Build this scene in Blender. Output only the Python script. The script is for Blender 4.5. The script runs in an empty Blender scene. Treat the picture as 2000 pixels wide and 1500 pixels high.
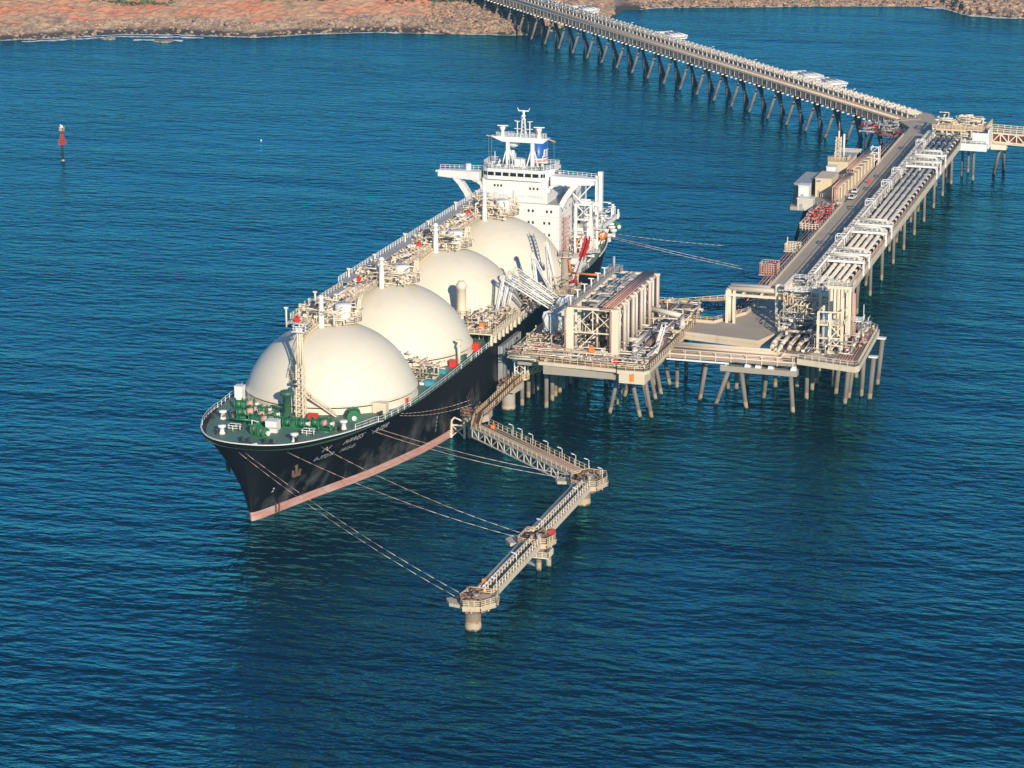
import bpy, math, random
from mathutils import Vector, Matrix, noise as mnoise
S = bpy.context.scene
R = math.radians
random.seed(7)
# World frame: +X = ship's port side (towards the berth), +Y = towards the ship's stern, Z up, metres.
# ------------------------------------------------------------------ camera
cam_d = bpy.data.cameras.new('camera'); cam = bpy.data.objects.new('camera', cam_d)
S.collection.objects.link(cam); S.camera = cam
cam.location = (243.78, -635.73, 206.0)
cam.rotation_euler = (R(74.6), 0, R(17.24))
cam_d.sensor_width = 36; cam_d.lens = 100.62
cam_d.clip_start = 5; cam_d.clip_end = 20000
# ------------------------------------------------------------------ light
SUN_EL, SUN_AZ = R(20), R(147)      # azimuth clockwise from +Y
sd = Vector((math.sin(SUN_AZ)*math.cos(SUN_EL), math.cos(SUN_AZ)*math.cos(SUN_EL), math.sin(SUN_EL)))
w = bpy.data.worlds.new('World'); S.world = w; w.use_nodes = True
nt = w.node_tree; bg = nt.nodes['Background']
sky = nt.nodes.new('ShaderNodeTexSky'); sky.sky_type = 'NISHITA'; sky.sun_disc = False
sky.sun_elevation = SUN_EL; sky.sun_rotation = SUN_AZ
sky.altitude = 100; sky.air_density = 1.0; sky.dust_density = 0.0; sky.ozone_density = 6.0
nt.links.new(sky.outputs[0], bg.inputs[0]); bg.inputs[1].default_value = 0.10
sl = bpy.data.lights.new('sun', 'SUN'); sl.energy = 4.6; sl.angle = R(0.5); sl.color = (1.0, 0.86, 0.68)
so = bpy.data.objects.new('sun', sl); S.collection.objects.link(so)
so.rotation_euler = (-sd).to_track_quat('-Z', 'Y').to_euler()
so.location = (300, -300, 300)
S.view_settings.view_transform = 'Standard'; S.view_settings.look = 'None'
S.view_settings.gamma = 1; S.view_settings.exposure = 0.42
S.view_settings.use_curve_mapping = False
S.render.engine = 'CYCLES'
S.cycles.max_bounces = 6

# ------------------------------------------------------------------ materials
def newmat(name):
    m = bpy.data.materials.new(name); m.use_nodes = True
    n = m.node_tree.nodes; l = m.node_tree.links
    return m, n, l, n['Principled BSDF']
def setin(n, k, v):
    if k in n.inputs: n.inputs[k].default_value = v
def rgba(c): return (c[0], c[1], c[2], 1)
def mixc(n, l, fac, a, b):
    m = n.new('ShaderNodeMix'); m.data_type = 'RGBA'
    for sock, v in ((m.inputs[0], fac), (m.inputs[6], a), (m.inputs[7], b)):
        if isinstance(v, (tuple, float, int)): sock.default_value = v if not isinstance(v, tuple) else rgba(v)
        else: l.new(v, sock)
    return m.outputs[2]
def noise(n, l, scale, detail=4, rough=.55, vec=None, stretch=None, rot=0):
    t = n.new('ShaderNodeTexNoise'); t.inputs['Scale'].default_value = scale
    t.inputs['Detail'].default_value = detail; t.inputs['Roughness'].default_value = rough
    g = n.new('ShaderNodeNewGeometry')
    src = g.outputs['Position']
    if stretch:
        mp = n.new('ShaderNodeMapping'); mp.inputs['Scale'].default_value = stretch
        mp.inputs['Rotation'].default_value = (0, 0, rot)
        l.new(src, mp.inputs[0]); src = mp.outputs[0]
    l.new(src, t.inputs['Vector'])
    return t.outputs[0]
def ramp(n, l, src, a, b):
    r = n.new('ShaderNodeMapRange'); r.inputs[1].default_value = a; r.inputs[2].default_value = b
    l.new(src, r.inputs[0]); return r.outputs[0]
def paint(name, col, rough=.55, wear=(.35, .22, .14), amt=.35, sc=.6, streak=True, metal=0.0, tone=.12):
    """painted / plain surface: broad tone drift plus rust or dirt in streaks"""
    m, n, l, p = newmat(name)
    d = tuple(c*(1-tone*2) for c in col)
    c1 = mixc(n, l, noise(n, l, .12, 3), col, d)
    st = noise(n, l, sc, 5, .6, stretch=(1, 1, .18) if streak else (1, 1, 1))
    f = ramp(n, l, st, .56, .80)
    k = n.new('ShaderNodeMath'); k.operation = 'MULTIPLY'; l.new(f, k.inputs[0]); k.inputs[1].default_value = amt
    c2 = mixc(n, l, k.outputs[0], c1, wear)
    l.new(c2, p.inputs['Base Color'])
    p.inputs['Roughness'].default_value = rough; p.inputs['Metallic'].default_value = metal
    return m
M = {}
M['white'] = paint('white_paint', (.78, .77, .74), .45, amt=.22)
M['wpipe'] = paint('pale_pipe_insulation', (.62, .575, .50), .5, amt=.4, sc=.9)
M['cream'] = paint('cream_steel_paint', (.76, .66, .50), .5, amt=.45)
M['cream2'] = paint('faded_buff_paint', (.62, .52, .40), .6, amt=.55, sc=1.1)
M['dome'] = paint('cream_dome_paint', (.665, .61, .495), .6, wear=(.50, .43, .34), amt=.4, sc=.2, tone=.03)
M['deck'] = paint('green_deck_paint', (.10, .205, .145), .6, wear=(.2, .15, .1), amt=.45, sc=.35, streak=False)
M['green'] = paint('green_machinery_paint', (.02, .16, .07), .4, amt=.35, sc=1.5)
M['dgreen'] = paint('dark_green_vent_paint', (.035, .12, .075), .45, amt=.3)
M['red'] = paint('red_fire_paint', (.62, .04, .03), .45, amt=.2)
M['orange'] = paint('orange_paint', (.75, .22, .04), .5, amt=.2)
M['redbrown'] = paint('red_brown_pipe_paint', (.44, .23, .18), .55, amt=.4)
M['pinkpipe'] = paint('faded_red_pipe_paint', (.55, .33, .27), .6, amt=.35)
M['yellow'] = paint('yellow_rail_paint', (.66, .50, .30), .55, amt=.5, sc=1.2)
M['rust'] = paint('rusty_steel', (.24, .14, .09), .8, wear=(.08, .05, .04), amt=.6, sc=1.2)
M['dark'] = paint('dark_steel', (.035, .035, .04), .6, amt=.3)
M['grey'] = paint('galvanised_grey', (.36, .36, .36), .5, amt=.4)
M['lgrey'] = paint('pale_grey_wrap', (.60, .63, .63), .7, wear=(.4, .4, .38), amt=.4)
M['conc'] = paint('weathered_concrete', (.50, .43, .34), .85, wear=(.24, .19, .14), amt=.6, sc=.4)
M['conc_g'] = paint('grey_concrete', (.34, .305, .255), .85, wear=(.18, .14, .11), amt=.6, sc=.5)
M['fascia'] = paint('buff_concrete_fascia', (.64, .54, .40), .8, wear=(.34, .24, .16), amt=.6, sc=.5)
M['road'] = paint('worn_road_surface', (.44, .38, .30), .9, wear=(.30, .26, .21), amt=.6, sc=.25, streak=False)
M['grate'] = paint('steel_grating_deck', (.28, .22, .16), .85, wear=(.36, .26, .17), amt=.7, sc=.5, streak=False)
M['wall_b'] = paint('brown_girder_side', (.33, .25, .20), .8, wear=(.20, .14, .11), amt=.55, sc=.4)
M['beige'] = paint('beige_cladding', (.66, .55, .37), .65, amt=.3, sc=.4)
M['blue'] = paint('blue_funnel_paint', (.01, .11, .38), .4, amt=.1)
M['bluet'] = paint('turquoise_tarpaulin', (.05, .30, .40), .6, amt=.3)
M['ropep'] = paint('pink_mooring_rope', (.55, .36, .30), .8, amt=0, streak=False)
M['ropew'] = paint('white_mooring_rope', (.62, .57, .49), .8, amt=0, streak=False)
M['anchor'] = paint('rusted_anchor_iron', (.12, .065, .04), .8, amt=.5, sc=2)
M['maroon'] = paint('maroon_panel', (.25, .05, .05), .7, amt=.3)
M['tyre'] = paint('tyre_rubber', (.02, .02, .02), .8, amt=.1)
m, n, l, p = newmat('dark_glass'); p.inputs['Base Color'].default_value = (.012, .016, .02, 1)
p.inputs['Roughness'].default_value = .12; M['glass'] = m
m, n, l, p = newmat('lamp_glass'); p.inputs['Base Color'].default_value = (.8, .82, .85, 1)
p.inputs['Roughness'].default_value = .3; M['lamp'] = m
# hull: black topsides with grey scuffs low on the bow, red boot-topping near the water
m, n, l, p = newmat('black_hull_paint')
sc = ramp(n, l, noise(n, l, .16, 6, .62, stretch=(1, 1, .75)), .49, .68)
g = n.new('ShaderNodeNewGeometry'); sx = n.new('ShaderNodeSeparateXYZ'); l.new(g.outputs['Position'], sx.inputs[0])
zf = ramp(n, l, sx.outputs['Z'], 12.5, 6.0)
mm = n.new('ShaderNodeMath'); mm.operation = 'MULTIPLY'; l.new(sc, mm.inputs[0]); l.new(zf, mm.inputs[1])
k = n.new('ShaderNodeMath'); k.operation = 'MULTIPLY'; l.new(mm.outputs[0], k.inputs[0]); k.inputs[1].default_value = .8
c = mixc(n, l, k.outputs[0], (.0035, .0035, .005), (.10, .095, .09))
l.new(c, p.inputs['Base Color']); p.inputs['Roughness'].default_value = .55; setin(p, 'Specular IOR Level', .25); M['hull'] = m
m, n, l, p = newmat('red_boot_topping')
zf = ramp(n, l, noise(n, l, .5, 5, .6, stretch=(.4, .4, 3)), .4, .7)
l.new(mixc(n, l, zf, (.46, .20, .16), (.50, .34, .29)), p.inputs['Base Color']); p.inputs['Roughness'].default_value = .7; M['boot'] = m
# piles: grey-brown coating, rust band then pale marine growth at the waterline
m, n, l, p = newmat('marine_pile_coating')
g = n.new('ShaderNodeNewGeometry'); sx = n.new('ShaderNodeSeparateXYZ'); l.new(g.outputs['Position'], sx.inputs[0])
nz = noise(n, l, 1.2, 4); ad = n.new('ShaderNodeMath'); ad.operation = 'MULTIPLY_ADD'; l.new(nz, ad.inputs[0]); ad.inputs[1].default_value = 1.6; l.new(sx.outputs['Z'], ad.inputs[2])
base = mixc(n, l, noise(n, l, .5, 4, stretch=(1, 1, .2)), (.21, .185, .155), (.13, .115, .10))
r1 = ramp(n, l, ad.outputs[0], 3.7, 2.9)
c = mixc(n, l, r1, base, (.26, .14, .08))
r2 = ramp(n, l, ad.outputs[0], 2.75, 2.45)
c = mixc(n, l, r2, c, (.38, .31, .21))
r3 = ramp(n, l, ad.outputs[0], 1.25, .95)
c = mixc(n, l, r3, c, (.05, .045, .035))
l.new(c, p.inputs['Base Color']); p.inputs['Roughness'].default_value = .85; M['pile'] = m
# corrugated fender face
m, n, l, p = newmat('grey_fender_panel')
l.new(mixc(n, l, ramp(n, l, noise(n, l, 1.2, 4, stretch=(1, 2.2, .05)), .35, .65), (.34, .36, .37), (.14, .15, .17)), p.inputs['Base Color'])
p.inputs['Roughness'].default_value = .6; M['fender'] = m

# ------------------------------------------------------------------ geometry helpers
class MB:
    """collects boxes, tubes and sheets into ONE mesh; materials by slot index"""
    def __init__(s): s.v = []; s.f = []; s.m = []; s.cur = 0; s.sm = False; s.sms = []
    def face(s, idx): s.f.append(tuple(idx)); s.m.append(s.cur); s.sms.append(s.sm)
    def quad(s, a, b, c, d):
        i = len(s.v); s.v += [a, b, c, d]; s.face((i, i+1, i+2, i+3))
    def box(s, x0, x1, y0, y1, z0, z1):
        if x0 > x1: x0, x1 = x1, x0
        if y0 > y1: y0, y1 = y1, y0
        if z0 > z1: z0, z1 = z1, z0
        i = len(s.v)
        s.v += [(x0,y0,z0),(x1,y0,z0),(x1,y1,z0),(x0,y1,z0),(x0,y0,z1),(x1,y0,z1),(x1,y1,z1),(x0,y1,z1)]
        for q in ((0,3,2,1),(4,5,6,7),(0,1,5,4),(1,2,6,5),(2,3,7,6),(3,0,4,7)): s.face([i+k for k in q])
    def hexa(s, b, t):
        i = len(s.v); s.v += list(b)+list(t)
        for q in ((0,3,2,1),(4,5,6,7),(0,1,5,4),(1,2,6,5),(2,3,7,6),(3,0,4,7)): s.face([i+k for k in q])
    def beam(s, a, b, wd, ht=None, up=(0,0,1)):
        """rectangular bar from a to b"""
        ht = ht or wd; a = Vector(a); b = Vector(b); d = (b-a)
        if d.length < 1e-6: return
        d.normalize(); u = Vector(up)
        if abs(d.dot(u)) > .98: u = Vector((0,1,0))
        r = d.cross(u).normalized(); u2 = r.cross(d).normalized()
        B = [a-r*wd/2-u2*ht/2, a+r*wd/2-u2*ht/2, a+r*wd/2+u2*ht/2, a-r*wd/2+u2*ht/2]
        T = [q+(b-a) for q in B]
        s.hexa([tuple(q) for q in B], [tuple(q) for q in T])
    def tube(s, a, b, r, n=8, r2=None, caps=True):
        r2 = r if r2 is None else r2
        a = Vector(a); b = Vector(b); d = (b-a)
        if d.length < 1e-6: return
        d.normalize()
        u = Vector((0,0,1)) if abs(d.z) < .9 else Vector((1,0,0))
        x = d.cross(u).normalized(); y = d.cross(x).normalized()
        i = len(s.v)
        for P, rr in ((a, r), (b, r2)):
            for k in range(n):
                t = 2*math.pi*k/n
                s.v.append(tuple(P + x*math.cos(t)*rr + y*math.sin(t)*rr))
        o = s.sm; s.sm = True
        for k in range(n): s.face((i+k, i+(k+1) % n, i+n+(k+1) % n, i+n+k))
        s.sm = o
        if caps: s.face([i+k for k in range(n)][::-1]); s.face([i+n+k for k in range(n)])
    def path(s, pts, r, n=6):
        for a, b in zip(pts[:-1], pts[1:]): s.tube(a, b, r, n)
    def lathe(s, cx, cy, prof, n=24, a0=0, a1=2*math.pi, smooth=True, sx=1, sy=1):
        full = abs(a1-a0) > 6.28; cnt = n if full else n+1
        i = len(s.v)
        for (r, z) in prof:
            for k in range(cnt):
                t = a0+(a1-a0)*k/n; s.v.append((cx+r*math.cos(t)*sx, cy+r*math.sin(t)*sy, z))
        o = s.sm; s.sm = smooth
        for j in range(len(prof)-1):
            for k in range(n):
                k2 = (k+1) % cnt
                s.face((i+j*cnt+k, i+j*cnt+k2, i+(j+1)*cnt+k2, i+(j+1)*cnt+k))
        s.sm = o
    def prism(s, poly, z0, z1):
        n = len(poly); i = len(s.v)
        s.v += [(x, y, z0) for x, y in poly]+[(x, y, z1) for x, y in poly]
        s.face([i+k for k in range(n)][::-1]); s.face([i+n+k for k in range(n)])
        for k in range(n): s.face((i+k, i+(k+1) % n, i+n+(k+1) % n, i+n+k))
    def rail(s, pts, h=1.15, sp=2.0, r=.05, bars=2, close=False):
        if close: pts = list(pts)+[pts[0]]
        for a, b in zip(pts[:-1], pts[1:]):
            a = Vector(a); b = Vector(b); L = (b-a).length
            if L < .05: continue
            k = max(1, int(round(L/sp)))
            for q in range(k+1):
                P = a.lerp(b, q/k); s.beam(P, P+Vector((0,0,h)), r*2)
            for q in range(bars):
                hh = Vector((0, 0, h*(q+1)/bars)); s.beam(a+hh, b+hh, r*1.7)
    def truss(s, a, b, h, n, r=.1):
        """planar truss: a,b are ends of the bottom chord, top chord h above"""
        a = Vector(a); b = Vector(b); H = Vector((0,0,h))
        s.beam(a, b, r*2); s.beam(a+H, b+H, r*2)
        for k in range(n):
            p = a.lerp(b, k/n); q = a.lerp(b, (k+1)/n)
            s.beam(p, p+H, r*1.5)
            if k % 2: s.beam(p, q+H, r*1.5)
            else: s.beam(p+H, q, r*1.5)
        s.beam(b, b+H, r*1.5)
    def rock(s, c, r, rnd, flat=.7):
        n1 = 6; i = len(s.v); s.v.append((c[0], c[1], c[2]-r*flat))
        for j, zz in enumerate((-.5, .45)):
            rr = math.sqrt(1-zz*zz)
            for k in range(n1):
                t = 2*math.pi*(k+.5*j)/n1; q = r*rnd.uniform(.75, 1.2)
                s.v.append((c[0]+q*rr*math.cos(t), c[1]+q*rr*math.sin(t), c[2]+q*zz*flat))
        s.v.append((c[0]+r*rnd.uniform(-.3,.3), c[1]+r*rnd.uniform(-.3,.3), c[2]+r*flat*rnd.uniform(.7, 1)))
        for k in range(n1):
            a = i+1+k; b = i+1+(k+1) % n1; c2 = i+1+n1+k; d = i+1+n1+(k+1) % n1
            s.face((i, b, a)); s.face((a, b, c2)); s.face((b, d, c2)); s.face((c2, d, i+1+2*n1))
    def clutter(s, x0, x1, y0, y1, z0, z1, n, rnd, r=(.08, .25), boxes=True):
        """orthogonally routed pipework, valves and small equipment"""
        for _ in range(n):
            x = rnd.uniform(x0, x1); y = rnd.uniform(y0, y1); z = z0+(z1-z0)*rnd.random()**1.5
            rr = rnd.uniform(*r); P = [(x, y, z0)] if rnd.random() < .6 else [(x, y, z)]
            P.append((x, y, z)) if P[0][2] != z else None
            for _ in range(rnd.randint(1, 3)):
                ax = rnd.random()
                if ax < .42: x = min(x1, max(x0, x+rnd.uniform(-.5, .5)*(x1-x0)))
                elif ax < .84: y = min(y1, max(y0, y+rnd.uniform(-.5, .5)*(y1-y0)))
                else: z = min(z1, max(z0, z+rnd.uniform(-.4, .4)*(z1-z0)))
                P.append((x, y, z))
            s.path(P, rr, 6)
            if boxes and rnd.random() < .32:
                q = P[-1]; b = rnd.uniform(.2, .5)
                if rnd.random() < .5: s.box(q[0]-b, q[0]+b, q[1]-b, q[1]+b, q[2]-b*.6, q[2]+b*.8)
                else: s.tube((q[0], q[1], q[2]-b), (q[0], q[1], q[2]+b), b*.7, 8)
    def build(s, name, mats, parent=None, label=None, kind=None):
        me = bpy.data.meshes.new(name)
        org = parent.get('_o', (0, 0, 0)) if parent else (0, 0, 0)
        o = bpy.data.objects.new(name, me)
        me.from_pydata([(x-org[0], y-org[1], z-org[2]) for x, y, z in s.v], [], s.f)
        if not isinstance(mats, (list, tuple)): mats = [mats]
        for q in mats: me.materials.append(M[q] if isinstance(q, str) else q)
        me.polygons.foreach_set('material_index', s.m)
        me.polygons.foreach_set('use_smooth', s.sms)
        me.update()
        S.collection.objects.link(o)
        if parent: o.parent = parent; o['_o'] = tuple(org)
        if label: o['label'] = label
        if kind: o['kind'] = kind
        return o
ALL = []
def tag(o, label, cat, group=None, kind=None):
    o['label'] = label; o['category'] = cat
    if group: o['group'] = group
    if kind: o['kind'] = kind
    return o
def thing(name, label, cat, loc=(0, 0, 0), group=None):
    o = bpy.data.objects.new(name, None); S.collection.objects.link(o)
    o.location = loc; o['_o'] = tuple(float(q) for q in loc)
    o.empty_display_size = 1
    return tag(o, label, cat, group)
def dup(root, loc, label, group=None):
    c = root.copy(); S.collection.objects.link(c); c.location = loc; c['label'] = label
    if group: c['group'] = group
    for ch in root.children:
        d = ch.copy(); S.collection.objects.link(d); d.parent = c
        for g in ch.children:
            e = g.copy(); S.collection.objects.link(e); e.parent = d
    return c
def text_mesh(txt, size):
    cu = bpy.data.curves.new('t', 'FONT'); cu.body = txt; cu.size = size; cu.resolution_u = 2
    o = bpy.data.objects.new('t', cu); S.collection.objects.link(o)
    dg = bpy.context.evaluated_depsgraph_get(); me = bpy.data.meshes.new_from_object(o.evaluated_get(dg))
    V = [tuple(v.co) for v in me.vertices]; F = [tuple(p.vertices) for p in me.polygons]
    bpy.data.objects.remove(o); bpy.data.meshes.remove(me)
    return V, F
def lettering(name, txt, size, place, mat, parent, label=None):
    V, F = text_mesh(txt, size)
    b = MB(); b.v = [place(x, y) for x, y, z in V]
    for f in F: b.face(f)
    return b.build(name, mat, parent, label)
def old(x, y):      # survey frame -> world frame
    X = x+44.416; Y = y-679.423
    return (.95507*X-.29637*Y, .29637*X+.95507*Y)
M['ropep'] = M['ropep']
M['darkpile'] = paint('near_black_pile', (.045, .05, .06), .7, amt=.4)  # much darker pile colour, used for most piles of the main trestle
# ------------------------------------------------------------------ sea
m, n, l, p = newmat('sea_water')
A = R(-17.24-4)
h1 = noise(n, l, .33, 3, .5, stretch=(.55, 1, 1), rot=A)
h2 = noise(n, l, .45, 2, .5, stretch=(.55, 1, 1), rot=A+R(8))
h3 = noise(n, l, .045, 2, .5, stretch=(.5, 1, 1), rot=A-R(12))
def mth(op, a, b):
    k = n.new('ShaderNodeMath'); k.operation = op
    for i, v in enumerate((a, b)):
        if isinstance(v, (int, float)): k.inputs[i].default_value = v
        else: l.new(v, k.inputs[i])
    return k.outputs[0]
patch = ramp(n, l, noise(n, l, .006, 3, .55, stretch=(.6, 1, 1), rot=A+R(25)), .35, .68)
patch2 = ramp(n, l, noise(n, l, .02, 4, .6, stretch=(.35, 1, 1), rot=A-R(20)), .35, .65)
hs = mth('ADD', mth('ADD', mth('MULTIPLY', h1, .92), mth('MULTIPLY', h2, .36)), mth('MULTIPLY', h3, 1.4))
h4 = noise(n, l, .10, 3, .55, stretch=(.35, 1, 1), rot=A+R(38))
hs = mth('MULTIPLY', mth('ADD', hs, mth('MULTIPLY', mth('MULTIPLY', h4, 1.6), patch)), mth('ADD', .75, mth('MULTIPLY', patch2, .6)))
bp = n.new('ShaderNodeBump'); bp.inputs['Strength'].default_value = 1.0; bp.inputs['Distance'].default_value = 1.0
l.new(hs, bp.inputs['Height']); l.new(bp.outputs[0], p.inputs['Normal'])
col = mixc(n, l, patch, (.0002, .006, .013), (.0003, .011, .024))
col = mixc(n, l, mth('MULTIPLY', patch2, .6), col, (.0003, .012, .023))
l.new(col, p.inputs['Base Color'])
p.inputs['Roughness'].default_value = .14; p.inputs['IOR'].default_value = 1.333; setin(p, 'Specular IOR Level', .40)
setin(p, 'Specular IOR Level', 0.0)
gl = n.new('ShaderNodeBsdfGlossy'); gl.inputs['Roughness'].default_value = .14; gl.inputs['Color'].default_value = (.12, .735, .95, 1)
fr_ = n.new('ShaderNodeFresnel'); fr_.inputs['IOR'].default_value = 1.333
l.new(bp.outputs[0], gl.inputs['Normal']); l.new(bp.outputs[0], fr_.inputs['Normal'])
mx_ = n.new('ShaderNodeMixShader'); l.new(mth('MULTIPLY', fr_.outputs[0], 1.3), mx_.inputs[0]); l.new(p.outputs[0], mx_.inputs[1]); l.new(gl.outputs[0], mx_.inputs[2])
l.new(mx_.outputs[0], n['Material Output'].inputs['Surface'])
M['sea'] = m
b = MB(); b.quad((-4000, -3000, 0), (4000, -3000, 0), (4000, 5000, 0), (-4000, 5000, 0))
o = b.build('sea', 'sea'); o['kind'] = 'structure'
# ------------------------------------------------------------------ shore
def shore_y(x):
    P = [(-900,1330),(-420,1352),(-300,1368),(-247,1374),(-215,1384),(-190,1394),(-160,1392),(-124,1384),(-95,1396),(-65,1401),(-30,1396),(0,1392),(14,1394),(24,1412),(34,1430),(46,1440),(58,1474),(75,1486),(120,1488),(160,1492),(205,1492),(222,1489),(232,1462),(245,1452),(300,1446),(420,1440),(900,1430)]
    if x <= P[0][0]: return P[0][1]
    for a, c in zip(P[:-1], P[1:]):
        if x <= c[0]: t = (x-a[0])/(c[0]-a[0]); return a[1]+(c[1]-a[1])*t
    return P[-1][1]
def nz(x, y, z=0): return mnoise.noise(Vector((x, y, z)))
def land_h(x, y):
    d = y-shore_y(x)-5*nz(x*.05, y*.05)-3.5*nz(x*.16, y*.16, 3)
    if d < -14: return -3
    beach = math.exp(-((x-52)/16)**2)
    cliff = 1-beach*.85
    if 70 < x < 225: cliff *= .55
    t = max(0, min(1, (d+3)/12))
    h = -3+3.3*min(1, max(0, (d+14)/12))
    h += cliff*(4.2*t*t*(3-2*t)) + cliff*max(0, d-8)*.07*(1+.5*nz(x*.02, y*.02, 9)) + (1-cliff)*max(0, d)*.08
    rough = cliff*min(1, max(0, (d+5)/8))
    h += rough*(1.5*nz(x*.09, y*.25, 5)+1.3*nz(x*.3, y*.6, 2)+.8*abs(nz(x*.8, y*1.3, 7)))
    h = h if h > .2 else h
    if d > 0: h = .75*h+.25*(math.floor(h/1.1)*1.1)       # ledges in the bedded rock
    return min(h, 46)
b = MB(); b.sm = False
xs = [x*2.0 for x in range(-165, 150)]
xs = [-2500, -1600, -1100, -800, -600, -480, -400, -360]+xs+[310, 340, 400, 500, 700, 1000, 1500, 2500]
ys = [1325+1.4*k for k in range(0, 145)]+[1532, 1542, 1556, 1575, 1600, 1650, 1720, 1850, 2100, 2600, 3400]
for y in ys:
    for x in xs:
        q = old(x, y); b.v.append((q[0], q[1], land_h(x, y)))
nx = len(xs)
for j in range(len(ys)-1):
    for i in range(nx-1): b.face((j*nx+i, j*nx+i+1, (j+1)*nx+i+1, (j+1)*nx+i))
m, n, l, p = newmat('coastal_rock_and_soil')
g = n.new('ShaderNodeNewGeometry'); sx = n.new('ShaderNodeSeparateXYZ'); l.new(g.outputs['Position'], sx.inputs[0])
rk = mixc(n, l, ramp(n, l, noise(n, l, .09, 5, .65, stretch=(.6, 1, 3)), .38, .62), (.27, .18, .13), (.46, .33, .235))
rk = mixc(n, l, ramp(n, l, noise(n, l, .7, 5, .7), .45, .7), rk, (.10, .075, .065))
soil = mixc(n, l, ramp(n, l, noise(n, l, .05, 4, .6), .4, .6), (.50, .20, .11), (.42, .27, .17))
zz = n.new('ShaderNodeMath'); zz.operation = 'MULTIPLY_ADD'; l.new(noise(n, l, .06, 4, .6), zz.inputs[0]); zz.inputs[1].default_value = 7.0; l.new(sx.outputs['Z'], zz.inputs[2])
c = mixc(n, l, ramp(n, l, zz.outputs[0], 8.0, 9.4), rk, soil)
scrub = mixc(n, l, ramp(n, l, noise(n, l, .35, 4, .6), .4, .6), (.13, .135, .055), (.24, .21, .11))
zq = n.new('ShaderNodeMath'); zq.operation = 'MULTIPLY_ADD'; l.new(noise(n, l, .03, 3, .6), zq.inputs[0]); zq.inputs[1].default_value = 9.0; l.new(sx.outputs['Z'], zq.inputs[2])
c = mixc(n, l, ramp(n, l, zq.outputs[0], 13.8, 14.8), c, scrub)
c = mixc(n, l, ramp(n, l, sx.outputs['Z'], 2.6, 1.3), c, (.05, .042, .04))
l.new(c, p.inputs['Base Color']); p.inputs['Roughness'].default_value = .9
bp = n.new('ShaderNodeBump'); bp.inputs['Distance'].default_value = .8; l.new(noise(n, l, .6, 6, .7), bp.inputs['Height']); l.new(bp.outputs[0], p.inputs['Normal'])
M['land'] = m
o = b.build('shore_terrain', 'land'); o['kind'] = 'structure'
# rock armour around the trestle abutment and the breakwater behind it
rnd = random.Random(3)
m, n, l, p = newmat('broken_armour_rock')
oi = noise(n, l, .35, 2, .5)
l.new(mixc(n, l, ramp(n, l, oi, .35, .65), (.15, .12, .10), (.46, .29, .18)), p.inputs['Base Color']); p.inputs['Roughness'].default_value = .9
M['armour'] = m
def armour(x0, x1, d0, d1, cnt, s0, s1, label):
    b = MB()
    for _ in range(cnt):
        x = rnd.uniform(x0, x1); y = shore_y(x)+rnd.uniform(d0, d1)
        h = land_h(x, y)
        if h < -1.6: continue
        q = old(x, y); b.rock((q[0], q[1], h+.3), rnd.uniform(s0, s1), rnd)
    o = b.build('rock_armour', 'armour'); tag(o, label, 'rocks', kind='stuff')
armour(-42, 22, -5, 45, 2600, .5, 1.3, 'brown rock armour heaped round the shore end of the trestle')
armour(20, 52, -2, 40, 1500, .5, 1.4, 'orange boulders of the breakwater beyond the trestle')
armour(66, 236, -4, 12, 2200, .5, 1.2, 'long low bank of boulders along the far right shore')
armour(222, 330, -6, 30, 900, .7, 2.2, 'broken dark rock of the headland in the far right corner')
armour(-330, -40, -9, 10, 900, .3, 1.3, 'dark broken rock along the foot of the left shore')
def shore_rock(x, y, r, label, grp='rocks standing in the water off the shore', zs=.5):
    q = old(x, y); b = MB()
    for k in range(5): b.rock((q[0]+rnd.uniform(-.7, .7)*r, q[1]+rnd.uniform(-.4, .4)*r, .1), r*rnd.uniform(.4, .75), rnd, zs)
    o = b.build('shore_rock', 'armour'); tag(o, label, 'rock', grp)
shore_rock(-214, 1380, 4, 'pale rounded rock in the surf below the red slope at far left')
shore_rock(-168, 1366, 5, 'low reef rock ringed with foam, standing farthest from the left shore', zs=.25)
shore_rock(-195, 1374, 3.5, 'dark rock awash between the pale rounded rock and the reef', zs=.3)
shore_rock(40, 1424, 3, 'dark rock in the water beside the trestle and below the beach', zs=.4)
shore_rock(50, 1430, 2.4, 'small dark rock off the grey beach, right of its neighbour', zs=.4)
# foam
m, n, l, p = newmat('breaking_foam')
p.inputs['Base Color'].default_value = (.85, .88, .9, 1); p.inputs['Roughness'].default_value = .8
f = ramp(n, l, noise(n, l, .5, 5, .65, stretch=(.5, 1, 1), rot=A), .42, .50); l.new(f, p.inputs['Alpha'])
M['foam'] = m
b = MB()
def foam(x0, x1, off, wd, z=.06):
    x = x0
    while x < x1:
        y = shore_y(x)+off+1.5*nz(x*.15, 2); y2 = shore_y(x+2)+off+1.5*nz((x+2)*.15, 2)
        wq = wd*(.5+abs(nz(x*.08, 4))*1.6); wq2 = wd*(.5+abs(nz((x+2)*.08, 4))*1.6)
        b.quad(*[(*old(*q), z) for q in ((x, y-wq), (x+2, y2-wq2), (x+2, y2+1.5), (x, y+1.5))]); x += 2
foam(-330, 14, -5.5, 1.8); foam(66, 225, -4, 1.2); foam(214, 262, -5, 5); foam(-235, -150, -12, 3)
foam(-182, -158, -22, 4)
tag(b.build('surf_foam', 'foam'), 'white foam of small waves breaking along the rocks', 'foam', kind='stuff')
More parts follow.
